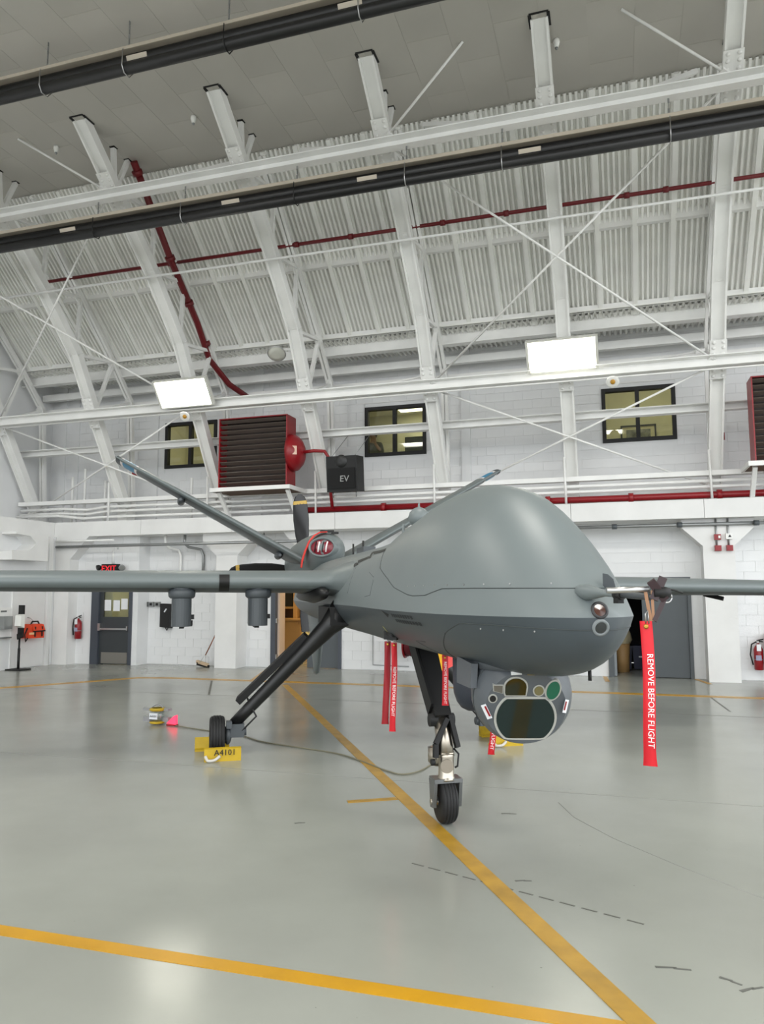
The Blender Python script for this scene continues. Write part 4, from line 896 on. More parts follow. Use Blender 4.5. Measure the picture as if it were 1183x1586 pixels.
for s in ss:
    a = half(s, True, NU); b = half(s, False, NL)
    ru.append([Vector((s, y, z)) for y, z in a]+[Vector((s, -y, z)) for y, z in reversed(a[:-1])])
    rl.append([Vector((s, -y, z)) for y, z in b]+[Vector((s, y, z)) for y, z in reversed(b[:-1])])
ap('upper_fuselage', MB().grid(ru), PAINT)
ap('lower_fuselage', MB().grid(rl), UNDERGREY, 'darker grey lower hull')
# seams lying on the skin
def on(s, side, z, lift=0.0): return Vector((s, side*(hw(s, z)+lift), z))
def seam(pts, r=0.003, side=-1, n=8):
    q = []
    for (s0, z0), (s1, z1) in zip(pts, pts[1:]):
        for k in range(n): q.append(on(s0+(s1-s0)*k/n, side, z0+(z1-z0)*k/n))
    q.append(on(*[pts[-1][0], side, pts[-1][1]])); return MB().tube(q, r, 5)
rad = [(-0.75, 2.12), (-0.42, 1.957), (0.14, 1.861), (0.5, 1.79), (0.72, 1.765), (0.95, 1.74), (1.08, 1.733), (1.3, 1.736), (1.53, 1.775), (1.85, 1.775), (2.13, 1.773), (2.25, 1.772), (2.32, 1.771), (2.338, 1.771)]
sm = MB()
for sd_ in (-1, 1):
    for pts in (rad, [(1.51, 1.52), (1.75, 1.585), (2.02, 1.585), (2.32, 1.575), (2.42, 1.57), (2.44, 1.57)], [(1.51, 1.52), (1.2, 1.40), (1.05, 1.33)]):
        t_ = seam(pts, side=sd_); sm.add(t_.v, t_.f, True)
for pts in ([(-1.08, 1.943), (-0.6, 1.886)], [(-0.575, 1.863), (-0.55, 1.85), (-0.49, 1.733), (-0.8, 1.72)], [(0.9, 1.43), (0.6, 1.42), (0.75, 1.34)], [(-2.1, 2.1), (-1.9, 1.75)]):
    t_ = seam(pts, 0.002, n=4); sm.add(t_.v, t_.f, True)
ap('panel_seams', sm, PAINTD)
rv = MB()
for k in range(9):
    s = 0.9+0.17*k
    for z in (1.795, 1.56 if s > 1.75 else 1.795):
        p = on(s, -1, z); rv.lathe([(0, 0.006), (0.002, 0.005)], p, (0.3, -1, 0.1), 6)
ap('rivets', rv, ALU, kind='stuff')
def patch(quad, lift=0.003):
    # thin marking following the skin: quad of (s, z) corners, subdivided
    mb = MB(); n = 6; rows = []
    for i in range(n+1):
        r_ = []
        for j in range(n+1):
            a, b = i/n, j/n
            s = (quad[0][0]*(1-a)+quad[1][0]*a)*(1-b)+(quad[3][0]*(1-a)+quad[2][0]*a)*b
            z = (quad[0][1]*(1-a)+quad[1][1]*a)*(1-b)+(quad[3][1]*(1-a)+quad[2][1]*a)*b
            r_.append(on(s, -1, z, lift))
        rows.append(r_)
    return mb.grid(rows, smooth=False)
STEN = mat('grey_stencil', (34, 38, 41), 0.6)
ap('arrow_mark', patch([(0.215, 1.625), (0.44, 1.60), (0.345, 1.575), (0.33, 1.58)]), BLACKM)
# two lines of unreadable stencil, small bars following the side
sb = MB(); random.seed(3)
for row, (z0, s0, n) in enumerate(((1.607, 0.52, 9), (1.57, 0.56, 10))):
    for k in range(n):
        s = s0+0.066*k
        for q in range(2):
            t_ = patch([(s+0.026*q, z0), (s+0.026*q+0.018, z0), (s+0.026*q+0.022, z0-random.choice((0.02, 0.026))), (s+0.026*q, z0-0.024)], 0.002); sb.add(t_.v, t_.f)
ap('stencil_marks', sb, STEN, kind='stuff')
ap('yellow_tag', patch([(-0.235, 1.49), (-0.20, 1.48), (-0.25, 1.435), (-0.28, 1.445)]), mat('pale_yellow', (196, 190, 130), 0.6))
zz = MB()
for q in ([(-2.69, 2.06), (-2.1, 2.07), (-2.0, 2.045), (-2.3, 2.03)], [(-2.25, 2.075), (-2.15, 2.075), (-2.12, 2.03), (-2.2, 2.03)], [(-2.2, 2.1), (-1.72, 2.122), (-1.55, 2.098), (-2.1, 2.065)], [(-1.8, 2.165), (-1.68, 2.165), (-1.5, 2.09), (-1.6, 2.09)], [(-1.8, 2.17), (-0.8, 2.148), (-0.68, 2.118), (-1.5, 2.13)]):
    t_ = patch(q, 0.004); zz.add(t_.v, t_.f)
ap('intake_louvre', zz, mat('recess_olive', (38, 40, 36), 0.6))
# wings
def airfoil(n=22):
    pts = []
    for k in range(n): # from trailing edge over the top to the leading edge
        x = 0.5*(1+math.cos(math.pi*k/(n-1))); yt = 5*(0.2969*math.sqrt(x)-0.126*x-0.3516*x*x+0.2843*x**3-0.1036*x**4)
        pts.append((x, yt*1.1))
    low = [(x, -y*0.9) for x, y in reversed(pts[:-1])]
    return pts+low
AF = airfoil()
def wing(side, secs):
    rows = []
    for (y, le, te, th, z) in secs:
        c = le-te; rows.append([Vector((le-x*c, side*y, z+yy*th)) for x, yy in AF])
    return two_skins(rows)
LEI = 22                                            # outline index just under the leading edge
def two_skins(rows):
    up_s, lo_s = MB().grid([r_[:LEI+3] for r_ in rows]), MB().grid([r_[LEI+2:] for r_ in rows])
    e = rows[-1]; up_s.add(e, [tuple(range(len(e)))]); return up_s, lo_s
def wz(side, y): return 1.875+(0.003*y if side < 0 else -0.014*y)
def wsecs(side):
    S = [(0.22, -1.7, -5.0, 0.46, wz(side, 0.2)-0.02), (0.34, -2.15, -4.7, 0.36, wz(side, .34)-0.01), (0.43, -2.45, -4.4, 0.29, wz(side, .43)), (0.52, -2.58, -4.25, 0.255, wz(side, .52))]
    for y in (1.0, 1.2, 1.6, 2.0, 2.4, 3.0, 4.0, 5.0, 6.5, 8.0, 9.5, 10.0):
        t = (y-0.5)/9.5; S.append((y, -2.6-0.25*t, -4.25+0.85*t, 0.25-0.10*t if y < 9.9 else 0.08, wz(side, y)))
    return S
for side in (-1, 1):
    ws, wl_ = wing(side, wsecs(side)); wg = ap('wing', ws, PAINT); ap('lower_skin', wl_, UNDERGREY, 'darker grey wing underside', root=wg)
# black marker wrapped on the right wing leading edge
def wrap(side, y0, y1, i0, i1, lift=0.004):
    rows = []
    for y in (y0, y1):
        t = (y-0.5)/9.5; le, te, th, z = -2.6-0.25*t, -4.25+0.85*t, 0.25-0.1*t, wz(side, y); c = le-te
        rows.append([Vector((le-x*c+lift, side*y, z+yy*th*1.02)) for x, yy in AF[i0:i1]])
    return MB().grid(rows)
ap('leading_edge_marker', wrap(-1, 1.56, 1.67, 18, 27), BLACKM)
# tail planes
TAILS = []
for side in (-1, 1):
    rt, tp = Vector((0, side*0.2, 2.2)), Vector((0, side*3.2, 3.88)); up_ = (tp-rt).normalized(); nrm = Vector((1, 0, 0)).cross(up_)*(-side)
    if nrm.z < 0: nrm = -nrm
    def sec(f, off=0.0, sc=1.0):
        p = rt+(tp-rt)*f; le, te = -6.0-0.55*f, -7.75+0.35*f; c = le-te; th = (0.15-0.06*f)*sc
        return [Vector((le-x*c, p.y, p.z))+nrm*(yy*th) for x, yy in AF]
    rows = [sec(f) for f in (0, .25, .5, .75, .97)]+[sec(1, sc=0.4)]
    if (rows[0][8]-rows[0][30]).z < 0: rows = [list(reversed(r_)) for r_ in rows]
    ws, wl_ = two_skins(rows); tf = ap('tail_fin', ws, PAINT); TAILS.append(tf); ap('lower_skin', wl_, UNDERGREY, 'darker grey tail underside', root=tf)
    def band(f0, f1): return MB().grid([[v+(v-(rt+(tp-rt)*f)).normalized()*0.006 for v in sec(f, sc=1.08)] for f in (f0, f1)])
    ap('tip_band', band(0.9, 0.96), mat('teal_band', (26, 130, 175), 0.4), root=tf)
    for f in (0.888, 0.96): ap('white_stripe', band(f, f+0.012), WHITE, root=tf)
    ap('dark_tip', band(0.974, 0.995), GUN, root=tf)
    for f in (0.14, 0.65):
        p = rt+(tp-rt)*f; q = Vector((-6.35-0.35*f, p.y, p.z))-nrm*0.1
        ap('hinge_fairing', MB().lathe([(-0.2, 0.02), (-0.12, 0.06), (0.1, 0.055), (0.25, 0.02)], q, (1, 0, 0), 10).bar(q+nrm*0.08, q-nrm*0.02, 0.2, 0.05), GUN, root=tf)
    sr = MB()
    for f0 in (0.3, 0.48): sr.bar(rt+(tp-rt)*f0+Vector((-6.9, 0, 0))-nrm*0.06, rt+(tp-rt)*(f0+0.1)+Vector((-6.9, 0, 0))-nrm*0.055, 0.05, 0.01)
    ap('static_strip', sr, mat('pale_strip', (170, 178, 178), 0.5), root=tf)
vf = ap('ventral_fin', MB().grid([[Vector((a, y, z)) for a, y in ((le, 0), (le-0.15*(le-te), th), (le-0.6*(le-te), th*0.9), (te, 0.004), (te, -0.004), (le-0.6*(le-te), -th*0.9), (le-0.15*(le-te), -th))] for z, le, te, th in ((1.45, -6.0, -7.9, 0.06), (1.0, -6.25, -7.5, 0.055), (0.6, -6.5, -7.15, 0.045), (0.48, -6.6, -7.05, 0.035), (0.44, -6.75, -6.95, 0.015))], closed=True), PAINT)
ap('emblem_mark', MB().tube([(-6.75+0.16*math.cos(a), -0.054, 1.0+0.07*math.sin(a)) for a in [2*math.pi*k/16 for k in range(17)]], 0.006, 4).bar((-6.8, -0.054, 1.0), (-6.68, -0.054, 1.02), 0.004, 0.03, (0, 1, 0)), mat('pale_emblem', (205, 212, 214), 0.6), root=vf)
# engine nacelle with its intake, spinner and propeller
nac = [(-5.42, .05, .05, 2.42), (-5.45, .14, .13, 2.42), (-5.52, .21, .2, 2.41), (-5.68, .27, .265, 2.4), (-5.95, .31, .33, 2.36), (-6.35, .38, .40, 2.31), (-6.9, .45, .45, 2.26), (-7.5, .46, .45, 2.24), (-8.0, .37, .37, 2.23), (-8.25, .22, .22, 2.23), (-8.27, .02, .02, 2.23)]
def ell(s, a, b, z, n=32): return [Vector((s, a*math.cos(2*math.pi*k/n), z+b*math.sin(2*math.pi*k/n))) for k in range(n)]
ap('engine_cowling', MB().grid([ell(*q) for q in nac], closed=True), PAINT)
ic = Vector((-5.52, -0.09, 2.43)); idir = Vector((0.85, -0.5, 0.1)).normalized()
ia = Vector((0, 0, 1)).cross(idir).normalized(); ib = idir.cross(ia)
def oval(rx, rz, h, n=26): return [ic+idir*h+ia*(rx*math.cos(2*math.pi*k/n))+ib*(rz*math.sin(2*math.pi*k/n)) for k in range(n)]
ap('intake_lip', MB().grid([oval(.23, .16, -0.06), oval(.215, .15, 0.075), oval(.195, .13, 0.08), oval(.18, .115, 0.04)], closed=True), PAINT)
REDV = mat('red_vinyl', (120, 22, 38), 0.25, var=0.1, scale=8)
iv = MB(); cc = oval(.18, .115, 0.05); cc2 = oval(.09, .06, 0.075); iv.grid([cc, cc2], closed=True).add(cc2, [tuple(range(26))])
ap('intake_cover', iv, REDV)
for k, x in enumerate((-0.1, -0.045, 0.02, 0.08)):
    p = ic+idir*0.07+ia*x
    ap('cover_fold', MB().tube([p+ib*0.08+ia*0.012, p+idir*0.015, p-ib*0.075-ia*0.01], 0.012 if k % 2 else 0.008, 6), WHITE if k % 2 else BLACKM)
st = [(-5.62, -0.02, 2.668), (-5.66, -0.12, 2.665), (-5.7, -0.2, 2.62), (-5.74, -0.27, 2.53), (-5.8, -0.325, 2.38), (-5.86, -0.36, 2.24), (-5.88, -0.37, 2.14)]
ap('cover_strap', MB().grid([[Vector(p)+Vector((0.09, -0.012, 0.008)), Vector(p)+Vector((-0.07, -0.012, 0.012)), Vector(p)+Vector((-0.07, 0.0, 0.0)), Vector(p)+Vector((0.09, 0.0, -0.004))] for p in st], closed=True), mat('orange_red_strap', (236, 62, 52), 0.5))
ap('strap_buckle', MB().box((-5.62, -0.02, 2.685), (0.1, 0.2, 0.03)).box((-5.6, 0.1, 2.66), (0.06, 0.1, 0.03)), BLACKM)
pr = ap('spinner', MB().lathe([(0, 0.24), (0.12, 0.23), (0.35, 0.17), (0.5, 0.08), (0.55, 0.01)], (-8.22, 0, 2.23), (-1, 0, 0), 24), GUN)
BLADE = mat('propeller_black', (30, 30, 33), 0.3)
for k in range(4):
    a = R(90*k-4); rd = Vector((0, math.sin(a), math.cos(a))); tg = Vector((0, math.cos(a), -math.sin(a)))
    rows = []; rws2 = []
    for r_, ch, tw, th in ((0.18, .1, 60, .07), (.35, .2, 48, .05), (.6, .29, 36, .035), (.9, .31, 27, .026), (1.15, .28, 22, .02), (1.25, .25, 20, .018), (1.33, .18, 19, .014), (1.38, .05, 18, .008)):
        t_ = R(tw); cdir = tg*math.cos(t_)+Vector((1, 0, 0))*math.sin(t_); nd = cdir.cross(rd)
        c = Vector((-8.4, 0, 2.23))+rd*r_
        rw = [c+cdir*(ch*(0.5*math.cos(b)))+nd*(th*0.5*math.sin(b)) for b in [2*math.pi*q/14 for q in range(14)]]
        rows.append(rw)
        if 1.1 < r_ < 1.3: rws2.append([c+(v-c)*1.03 for v in rw])
    b = ap('propeller_blade', MB().grid(rows, closed=True), BLADE, root=pr)
    f0, f1 = rws2; lerp = lambda t: [x*(1-t)+y*t for x, y in zip(f0, f1)]
    ap('tip_stripe', MB().grid([lerp(0.35), lerp(1.0)], closed=True), mat('tip_yellow', (205, 170, 85), 0.5), root=pr)
# nose details
def disc(name, c, nrm_, r, glass, rim=PAINT, rw=0.012):
    nrm_ = Vector(nrm_).normalized()
    o_ = ap(name, MB().lathe([(-0.05, r), (0.014, r), (0.017, r-rw), (0.010, r-rw-0.002)], c, nrm_, 24), rim)
    ap('lens', MB().lathe([(-0.03, r-rw), (0.012, r-rw), (0.0135, 0.002)], c, nrm_, 24, smooth=False), glass, root=o_)
    return o_
disc('nose_window', (2.43, 0.0, 1.662), (1, -0.12, 0.35), 0.043, mat('brown_lens', (70, 34, 22), 0.1, spec=0.8), mat('window_rim_dark', (40, 40, 42), 0.4))
disc('nose_window', (2.435, 0.0, 1.585), (1, -0.12, -0.3), 0.042, mat('black_lens', (34, 38, 40), 0.1, spec=0.8), mat('window_rim_grey', (118, 124, 126), 0.4))
ap('antenna_blade', MB().prism([(2.30, 0.1, 1.775), (2.30, 0.1, 1.845), (2.325, 0.115, 1.84), (2.35, 0.13, 1.815), (2.36, 0.135, 1.775)], (0.006, -0.004, 0)), GUN)
# pitot tube with its cover clamp
pb, pt = Vector((2.31, -0.05, 1.755)), Vector((2.62, -0.005, 1.74))
pd = (pt-pb).normalized()
pit_ = ap('pitot_mount', MB().lathe([(0, 0.018), (0.03, 0.034), (0.09, 0.04), (0.16, 0.026), (0.22, 0.014), (0.42, 0.012)], pb, pd, 18), PAINT)
tip = Vector((2.86, 0.02, 1.728))
ap('probe', MB().cyl(pt, tip, 0.014, 12), GUN, root=pit_)
ap('collar', MB().cyl(pt-pd*0.02, pt+pd*0.03, 0.022, 12).box(pt+Vector((0, 0, -0.02)), (0.04, 0.03, 0.04)), BLACKM, root=pit_)
cl = empty('pitot_clamp', AC.matrix_basis @ tip, 'dark clamp and cords of the pitot cover on the nose probe', 'cover')
def aw(v): return Matrix.Translation(AC.location) @ Matrix.Rotation(AC.rotation_euler[2], 4, 'Z') @ Vector(v)
cl.location = aw(tip)
vr = Vector((cr.x, cr.y, 0)).normalized()       # picture-right direction on the floor plane
def cw(dx, dz, dy=0.0): return aw(tip) + vr*dx + Vector((0, 0, dz)) + Vector((vr.y, -vr.x, 0))*dy
part('sleeve', MB().cyl(cw(-0.2, 0.03), cw(-0.02, 0.035), 0.013, 10), ALU, cl)
part('clamp_body', MB().bar(cw(-0.01, 0.07), cw(0.05, -0.01), 0.035, 0.03).bar(cw(0.05, -0.0), cw(0.0, -0.1), 0.02, 0.02), mat('dark_maroon', (46, 26, 30), 0.5), cl)
part('clamp_lever', MB().bar(cw(0.0, -0.01), cw(0.045, 0.085), 0.035, 0.02), MATS['dark_maroon'], cl)
part('tip_cap', MB().lathe([(-0.02, 0.02), (0.02, 0.028), (0.05, 0.02)], cw(0.02, 0.02), vr, 12), BLACKM, cl)
part('cord', MB().tube([cw(0.05, 0.035), cw(0.09, 0.03), cw(0.125, 0.018)], 0.004, 6), BLACKM, cl)
part('ring', MB().tube([cw(0.055+0.022*math.cos(a), 0.0+0.022*math.sin(a)) for a in [2*math.pi*k/16 for k in range(17)]], 0.004, 6), ALU, cl)
part('strap_loop', MB().bar(cw(-0.035, 0.03), cw(-0.015, -0.1), 0.014, 0.006).bar(cw(-0.005, 0.03), cw(-0.005, -0.1), 0.012, 0.006), mat('tan_strap', (150, 110, 80), 0.5), cl)
# blade and ball antennas on the spine
ap('ball_antenna', MB().lathe([(-0.095, 0.01), (-0.08, 0.05), (-0.05, 0.082), (0, 0.098), (0.05, 0.082), (0.08, 0.05), (0.096, 0.012), (0.1, 0.01), (0.13, 0.008)], (-0.66, 0, 2.41), (0, 0, 1), 24), PAINT)
ap('ball_neck', MB().cyl((-0.66, 0, 2.2), (-0.66, 0, 2.34), 0.06, 14), PAINT)
ap('whip_antenna', MB().cyl((-0.75, -0.12, 2.2), (-0.75, -0.12, 2.36), 0.012, 8), PAINT)
for s in (-3.66, -3.05): ap('whip_antenna', MB().cyl((s, 0, 2.18), (s, 0, 2.37), 0.012, 8), BLACKM)
ap('spine_box', MB().box((-2.9, 0, 2.24), (0.4, 0.14, 0.08)), GUN)
# wing pylons
for y in (2.06, 1.24):
    p = ap('pylon', MB().prism([(-2.72+0.0, -y-0.0, 1.80)]*0 or [Vector((-2.80+0.1*math.cos(a), -y+0.105*math.sin(a), 1.40)) for a in [math.pi*(k/12-0.5) for k in range(13)]]+[Vector((-3.55, -y+0.07, 1.40)), Vector((-3.55, -y-0.07, 1.40))], (0, 0, 0.41)), GUN)
    ap('collar', MB().lathe([(0, 0.12), (0.02, 0.14), (0.07, 0.145), (0.1, 0.13)], (-2.82, -y, 1.70), (0, 0, 1), 20), GUN, root=p)
    lg = MB()
    for q in range(4): lg.box((-2.95-0.15*q, -y+0.09, 1.42), (0.06, 0.05, 0.05))
    lg.box((-2.85, -y+0.12, 1.5), (0.05, 0.03, 0.05)); lg.box((-3.2, -y, 1.385), (0.5, 0.05, 0.03))
    ap('sway_brace', lg, BLACKM, root=p)
ap('wing_bracket', MB().bar((-3.3, 4.75, 1.72), (-3.1, 4.9, 1.66), 0.04, 0.05), BLACKM)
# fairing and doors at the wing root above the gear
ap('gear_fairing', MB().lathe([(-0.7, 0.02), (-0.5, 0.06), (0, 0.1), (0.35, 0.07), (0.5, 0.02)], (-2.95, -0.6, 1.74), (1, 0.15, 0.03), 18), BLACK)
ap('gear_bay', MB().box((-3.0, -0.3, 1.5), (0.9, 0.34, 0.2)), BLACKM)
ap('gear_bay', MB().box((-3.0, 0.3, 1.5), (0.9, 0.34, 0.2)), BLACKM)
# landing gear
TYRE = [(-.5, .62), (-.5, .80), (-.47, .88), (-.40, .945), (-.31, .98), (-.30, .955), (-.27, .955), (-.26, .992), (-.11, 1.0), (-.10, .97), (-.07, .97), (-.06, 1.0), (.06, 1.0), (.07, .97), (.10, .97), (.11, 1.0), (.26, .992), (.27, .955), (.30, .955), (.31, .98), (.40, .945), (.47, .88), (.5, .80), (.5, .62)]
def wheel(c, r, wd, ax=(0, 1, 0), root=None):
    t = ap('tyre', MB().lathe([(h*wd, q*r) for h, q in TYRE], c, ax, 36), RUBBER, root=root)
    ap('hub', MB().lathe([(-.44*wd, .35*r), (-.46*wd, .6*r), (-.40*wd, .62*r), (.40*wd, .62*r), (.46*wd, .6*r), (.44*wd, .35*r), (.5*wd, .2*r), (.52*wd, .04*r)], c, ax, 28), ALU, root=root)
    ap('hub_cap', MB().lathe([(-.52*wd, .05*r), (-.5*wd, .2*r), (-.4*wd, .22*r)], c, ax, 20), GUN, root=root)
for side in (-1, 1):
    bot, top = Vector((-2.97, side*1.44, 0.36)), Vector((-2.66, side*0.3, 1.56)); dr = (top-bot)
    lg = ap('main_gear_leg', MB().tube([bot-dr*0.04, bot+dr*0.1, bot+dr*0.6, bot+dr*0.85, top], [.062, .066, .08, .11, .17], 16), BLACK)
    ap('side_brace', MB().bar(bot+dr*0.1+Vector((-0.12, side*0.1, 0.08)), bot+dr*0.72+Vector((-0.08, side*0.08, 0.06)), 0.16, 0.07, (1, 0, 0)), BLACKM, root=lg)
    ap('brake_line', MB().tube([bot+Vector((0.06, -side*0.1, 0.25)), bot+Vector((0.1, -side*0.2, 0.05)), bot+Vector((0.08, -side*0.05, -0.1)), bot+Vector((0.02, side*0.05, -0.06))], 0.012, 6), BLACKM, root=lg)
    ap('axle_block', MB().box(bot+Vector((0.02, 0, -0.1)), (0.14, 0.15, 0.14)).cyl(bot+Vector((0, -side*0.1, -0.12)), bot+Vector((0, side*0.2, -0.13)), 0.045, 12), GUN, root=lg)
    ap('brake_caliper', MB().lathe([(0, .06), (0.02, 0.1), (0.05, 0.11), (0.07, 0.08)], Vector((-2.97, side*1.5, 0.21)), (0, side, 0), 18).box((-2.9, side*1.53, 0.33), (0.12, 0.06, 0.07)), GUN, root=lg)
    wheel(Vector((-2.97, side*1.655, 0.21)), 0.21, 0.165, root=lg)
# nose gear
ng = ap('nose_gear_leg', MB().bar((-0.06, 0.0, 0.76), (-0.68, 0.015, 1.38), 0.13, 0.13, (0, 1, 0), 0.17, 0.18), BLACKM)
ap('leg_door', MB().bar((-0.1, -0.08, 0.84), (-0.62, -0.09, 1.34), 0.02, 0.14, (0, 1, 0)), BLACKM, root=ng)
ap('oleo_strut', MB().cyl((0.04, 0, 0.50), (-0.10, 0, 0.80), 0.062, 18), NICKEL, root=ng)
ap('scissor_link', MB().bar((0.05, -0.09, 0.50), (0.04, -0.085, 0.60), 0.035, 0.05, (0, 1, 0)).bar((0.04, -0.085, 0.60), (0.0, 0.02, 0.78), 0.035, 0.05, (0, 1, 0)).bar((0.06, 0.085, 0.57), (-0.02, 0.05, 0.80), 0.035, 0.05, (0, 1, 0)), BLACKM, root=ng)
ap('leg_collar', MB().cyl((-0.08, -0.1, 0.76), (-0.08, 0.1, 0.76), 0.05, 12).cyl((0.06, -0.1, 0.47), (0.06, -0.13, 0.47), 0.025, 10), BLACKM, root=ng)
ap('steering_cylinder', MB().lathe([(0.33, .075), (0.345, .066), (0.36, .06), (0.5, .06), (0.535, .064), (0.54, .055)], (0.03, 0, 0), (0, 0, 1), 28), NICKEL, root=ng)
ap('rear_cylinder', MB().lathe([(0.42, .05), (0.45, .08), (0.555, .08), (0.56, .06)], (-0.06, -0.035, 0), (0, 0, 1), 24), NICKEL, root=ng)
ap('cap_plate', MB().lathe([(0, .055), (0.012, .055)], (0.03, 0, 0.538), (0, 0, 1), 20).box((0.0, 0.0, 0.56), (0.1, 0.09, 0.03)), BLACK, root=ng)
ap('round_cover', MB().lathe([(0, 0.052), (0.003, 0.05)], (0.088, -0.012, 0.44), (0.98, -0.2, 0), 24), mat('nickel_cover', (150, 142, 130), 0.4, metal=1.0), root=ng)
ap('hose', MB().tube([(0.03, 0.06, 0.56), (0.05, 0.095, 0.52), (0.05, 0.085, 0.43), (0.05, 0.065, 0.42)], 0.008, 6), BLACKM, root=ng)
fk = MB(); fk.b2((-0.06, -0.11, 0.315), (0.09, 0.11, 0.345))
for s in (-1, 1): fk.prism([(-0.06, s*0.1-0.0125, 0.33), (0.09, s*0.1-0.0125, 0.34), (0.05, s*0.1-0.0125, 0.13), (-0.03, s*0.1-0.0125, 0.12)], (0, 0.025, 0))
ap('fork', fk, mat('fork_grey', (110, 112, 112), 0.35, metal=0.5), root=ng)
ap('axle', MB().cyl((0, -0.12, 0.165), (0, 0.12, 0.165), 0.022, 10), NICKEL, root=ng)
wheel(Vector((0, 0, 0.168)), 0.168, 0.125, root=ng)
# sensor turret below the nose
tc = Vector((1.48, 0.0, 1.165)); az, el = R(-15), R(-22)
tn = Vector((math.cos(az)*math.cos(el), math.sin(az)*math.cos(el), math.sin(el))); tx = Vector((-math.sin(az), math.cos(az), 0)); ty = tn.cross(tx)
TUR = mat('turret_grey_paint', (84, 89, 94), 0.4, var=0.03)
ball = MB(); rb, cut = 0.295, 0.185; rows = []
for i in range(15):
    th = math.acos(cut/rb)+(math.pi-math.acos(cut/rb))*i/14
    rows.append([tc+tn*(rb*math.cos(th))+tx*(rb*math.sin(th)*math.cos(a))+ty*(rb*math.sin(th)*math.sin(a)) for a in [2*math.pi*k/40 for k in range(40)]])
ball.grid(rows, closed=True); ball.add(rows[0], [tuple(range(40))])
tb = ap('sensor_turret', ball, TUR)
ap('turret_yoke', MB().lathe([(1.31, .27), (1.42, .29)], (1.48, 0, 0), (0, 0, 1), 36), TUR, root=tb)
ap('turret_seam', MB().tube([tc+tn*(rb*math.cos(1.35)*1.004)+tx*(-rb*math.sin(1.35)*math.cos(a))+ty*(rb*math.sin(1.35)*math.sin(a)) for a in [R(-40+8*k) for k in range(11)]], 0.003, 5), PAINTD, root=tb)
fc = tc+tn*cut
RIM = mat('window_rim_pale', (172, 172, 166), 0.45)
def fp(x, y, h=0.0): return fc+tx*x+ty*y+tn*h
def plate(name, outl, glass, rim=0.014):
    c = sum((Vector((x, y, 0)) for x, y in outl), Vector())/len(outl); g = 1
    big = []; n = len(outl)
    for x, y in outl:
        d_ = Vector((x-c.x, y-c.y)); L = d_.length; big.append((c.x+d_.x*(L+rim)/L, c.y+d_.y*(L+rim)/L))
    o_ = ap(name, MB().prism([fp(x, y, -0.02) for x, y in big], tn*0.024), RIM, root=tb)
    ap(name.replace('rim', 'lens'), MB().prism([fp(x, y, 0.0045) for x, y in outl], tn*0.003), glass, root=tb)
def circ(cx, cy, rx, ry, n=30, clip=None, skew=0):
    o_ = []
    for k in range(n):
        a = 2*math.pi*k/n; x, y = rx*math.cos(a), ry*math.sin(a)
        if clip: y = max(clip[0], min(clip[1], y))
        o_.append((cx+x+skew*y, cy+y))
    return o_
G1 = mat('dark_green_glass', (8, 30, 30), 0.06, spec=0.7); G2 = mat('green_glass', (16, 92, 66), 0.06, spec=0.7); G3 = mat('olive_glass', (30, 32, 14), 0.06, spec=0.7); G4 = mat('amber_glass', (110, 104, 70), 0.12, spec=0.7)
plate('window_rim', circ(-0.0, -0.062, 0.165, 0.165, 44, (-0.128, 0.122)), G1)
plate('window_rim', [(-0.115, 0.085), (-0.005, 0.085)]+[(-0.06+0.06*math.cos(a), 0.135+0.055*math.sin(a)) for a in [math.pi*k/14 for k in range(15)]]+[(-0.12, 0.1)], G3, 0.01)
plate('window_rim', circ(0.07, 0.112, 0.026, 0.028), G4, 0.008)
plate('window_rim', circ(0.15, 0.115, 0.036, 0.056, skew=0.15), G2, 0.01)
plate('window_rim', [(-0.182, 0.112), (-0.135, 0.098), (-0.135, 0.145), (-0.185, 0.145)], mat('taupe_lens', (98, 94, 86), 0.3), 0.006)
plate('window_rim', circ(-0.188, 0.062, 0.018, 0.02), BLACKM, 0.008)
def sph(x, y, s=1.004):   # point on the ball in the facet's axes
    v = tx*x+ty*y; return tc+v+tn*math.sqrt(max(0, (rb*s)**2-x*x-y*y))
def sticker(name, x, y, ax_, wd, ht, m, lift=1.01):
    c_ = sph(x, y, lift); nrm_ = (c_-tc).normalized(); u_ = (tx*ax_[0]+ty*ax_[1]); u_ = (u_-u_.dot(nrm_)*nrm_).normalized(); v_ = nrm_.cross(u_)
    return ap(name, MB().prism([c_+u_*(i*wd/2)+v_*(j*ht/2) for i, j in ((-1, -1), (1, -1), (1, 1), (-1, 1))], nrm_*0.003), m, root=tb)
sticker('warning_label', -0.222, -0.015, (0.75, -0.66), 0.085, 0.042, PAPER); sticker('warning_bar', -0.218, -0.005, (0.75, -0.66), 0.06, 0.014, RED, 1.025)
sticker('warning_label', 0.222, 0.02, (0.6, 0.8), 0.075, 0.04, PAPER); sticker('warning_bar', 0.218, 0.028, (0.6, 0.8), 0.05, 0.012, RED, 1.025)
sticker('yellow_label', 0.02, 0.224, (1, 0), 0.042, 0.02, YEL); sticker('yellow_label', 0.085, 0.218, (1, 0), 0.042, 0.02, YEL); sticker('grey_label', -0.06, 0.222, (1, 0), 0.06, 0.02, STEEL)
ap('hinge_plate', MB().prism([(1.2, -0.3, 1.36), (1.52, -0.32, 1.34), (1.52, -0.33, 1.2), (1.22, -0.31, 1.2)], (0, 0.04, 0)), TUR)
ap('belly_pin', MB().cyl((1.95, 0.2, 1.275), (1.95, 0.2, 1.33), 0.01, 8), BLACKM)
# rounded dark pod behind the turret
ap('belly_pod', MB().lathe([(1.4, .14), (1.12, .14), (1.06, .135), (1.0, .115), (0.96, .085), (0.94, .045), (0.935, .01)], (0.66, 0.0, 0), (0, 0, 1), 30), mat('blue_grey_pod', (44, 49, 60), 0.45))

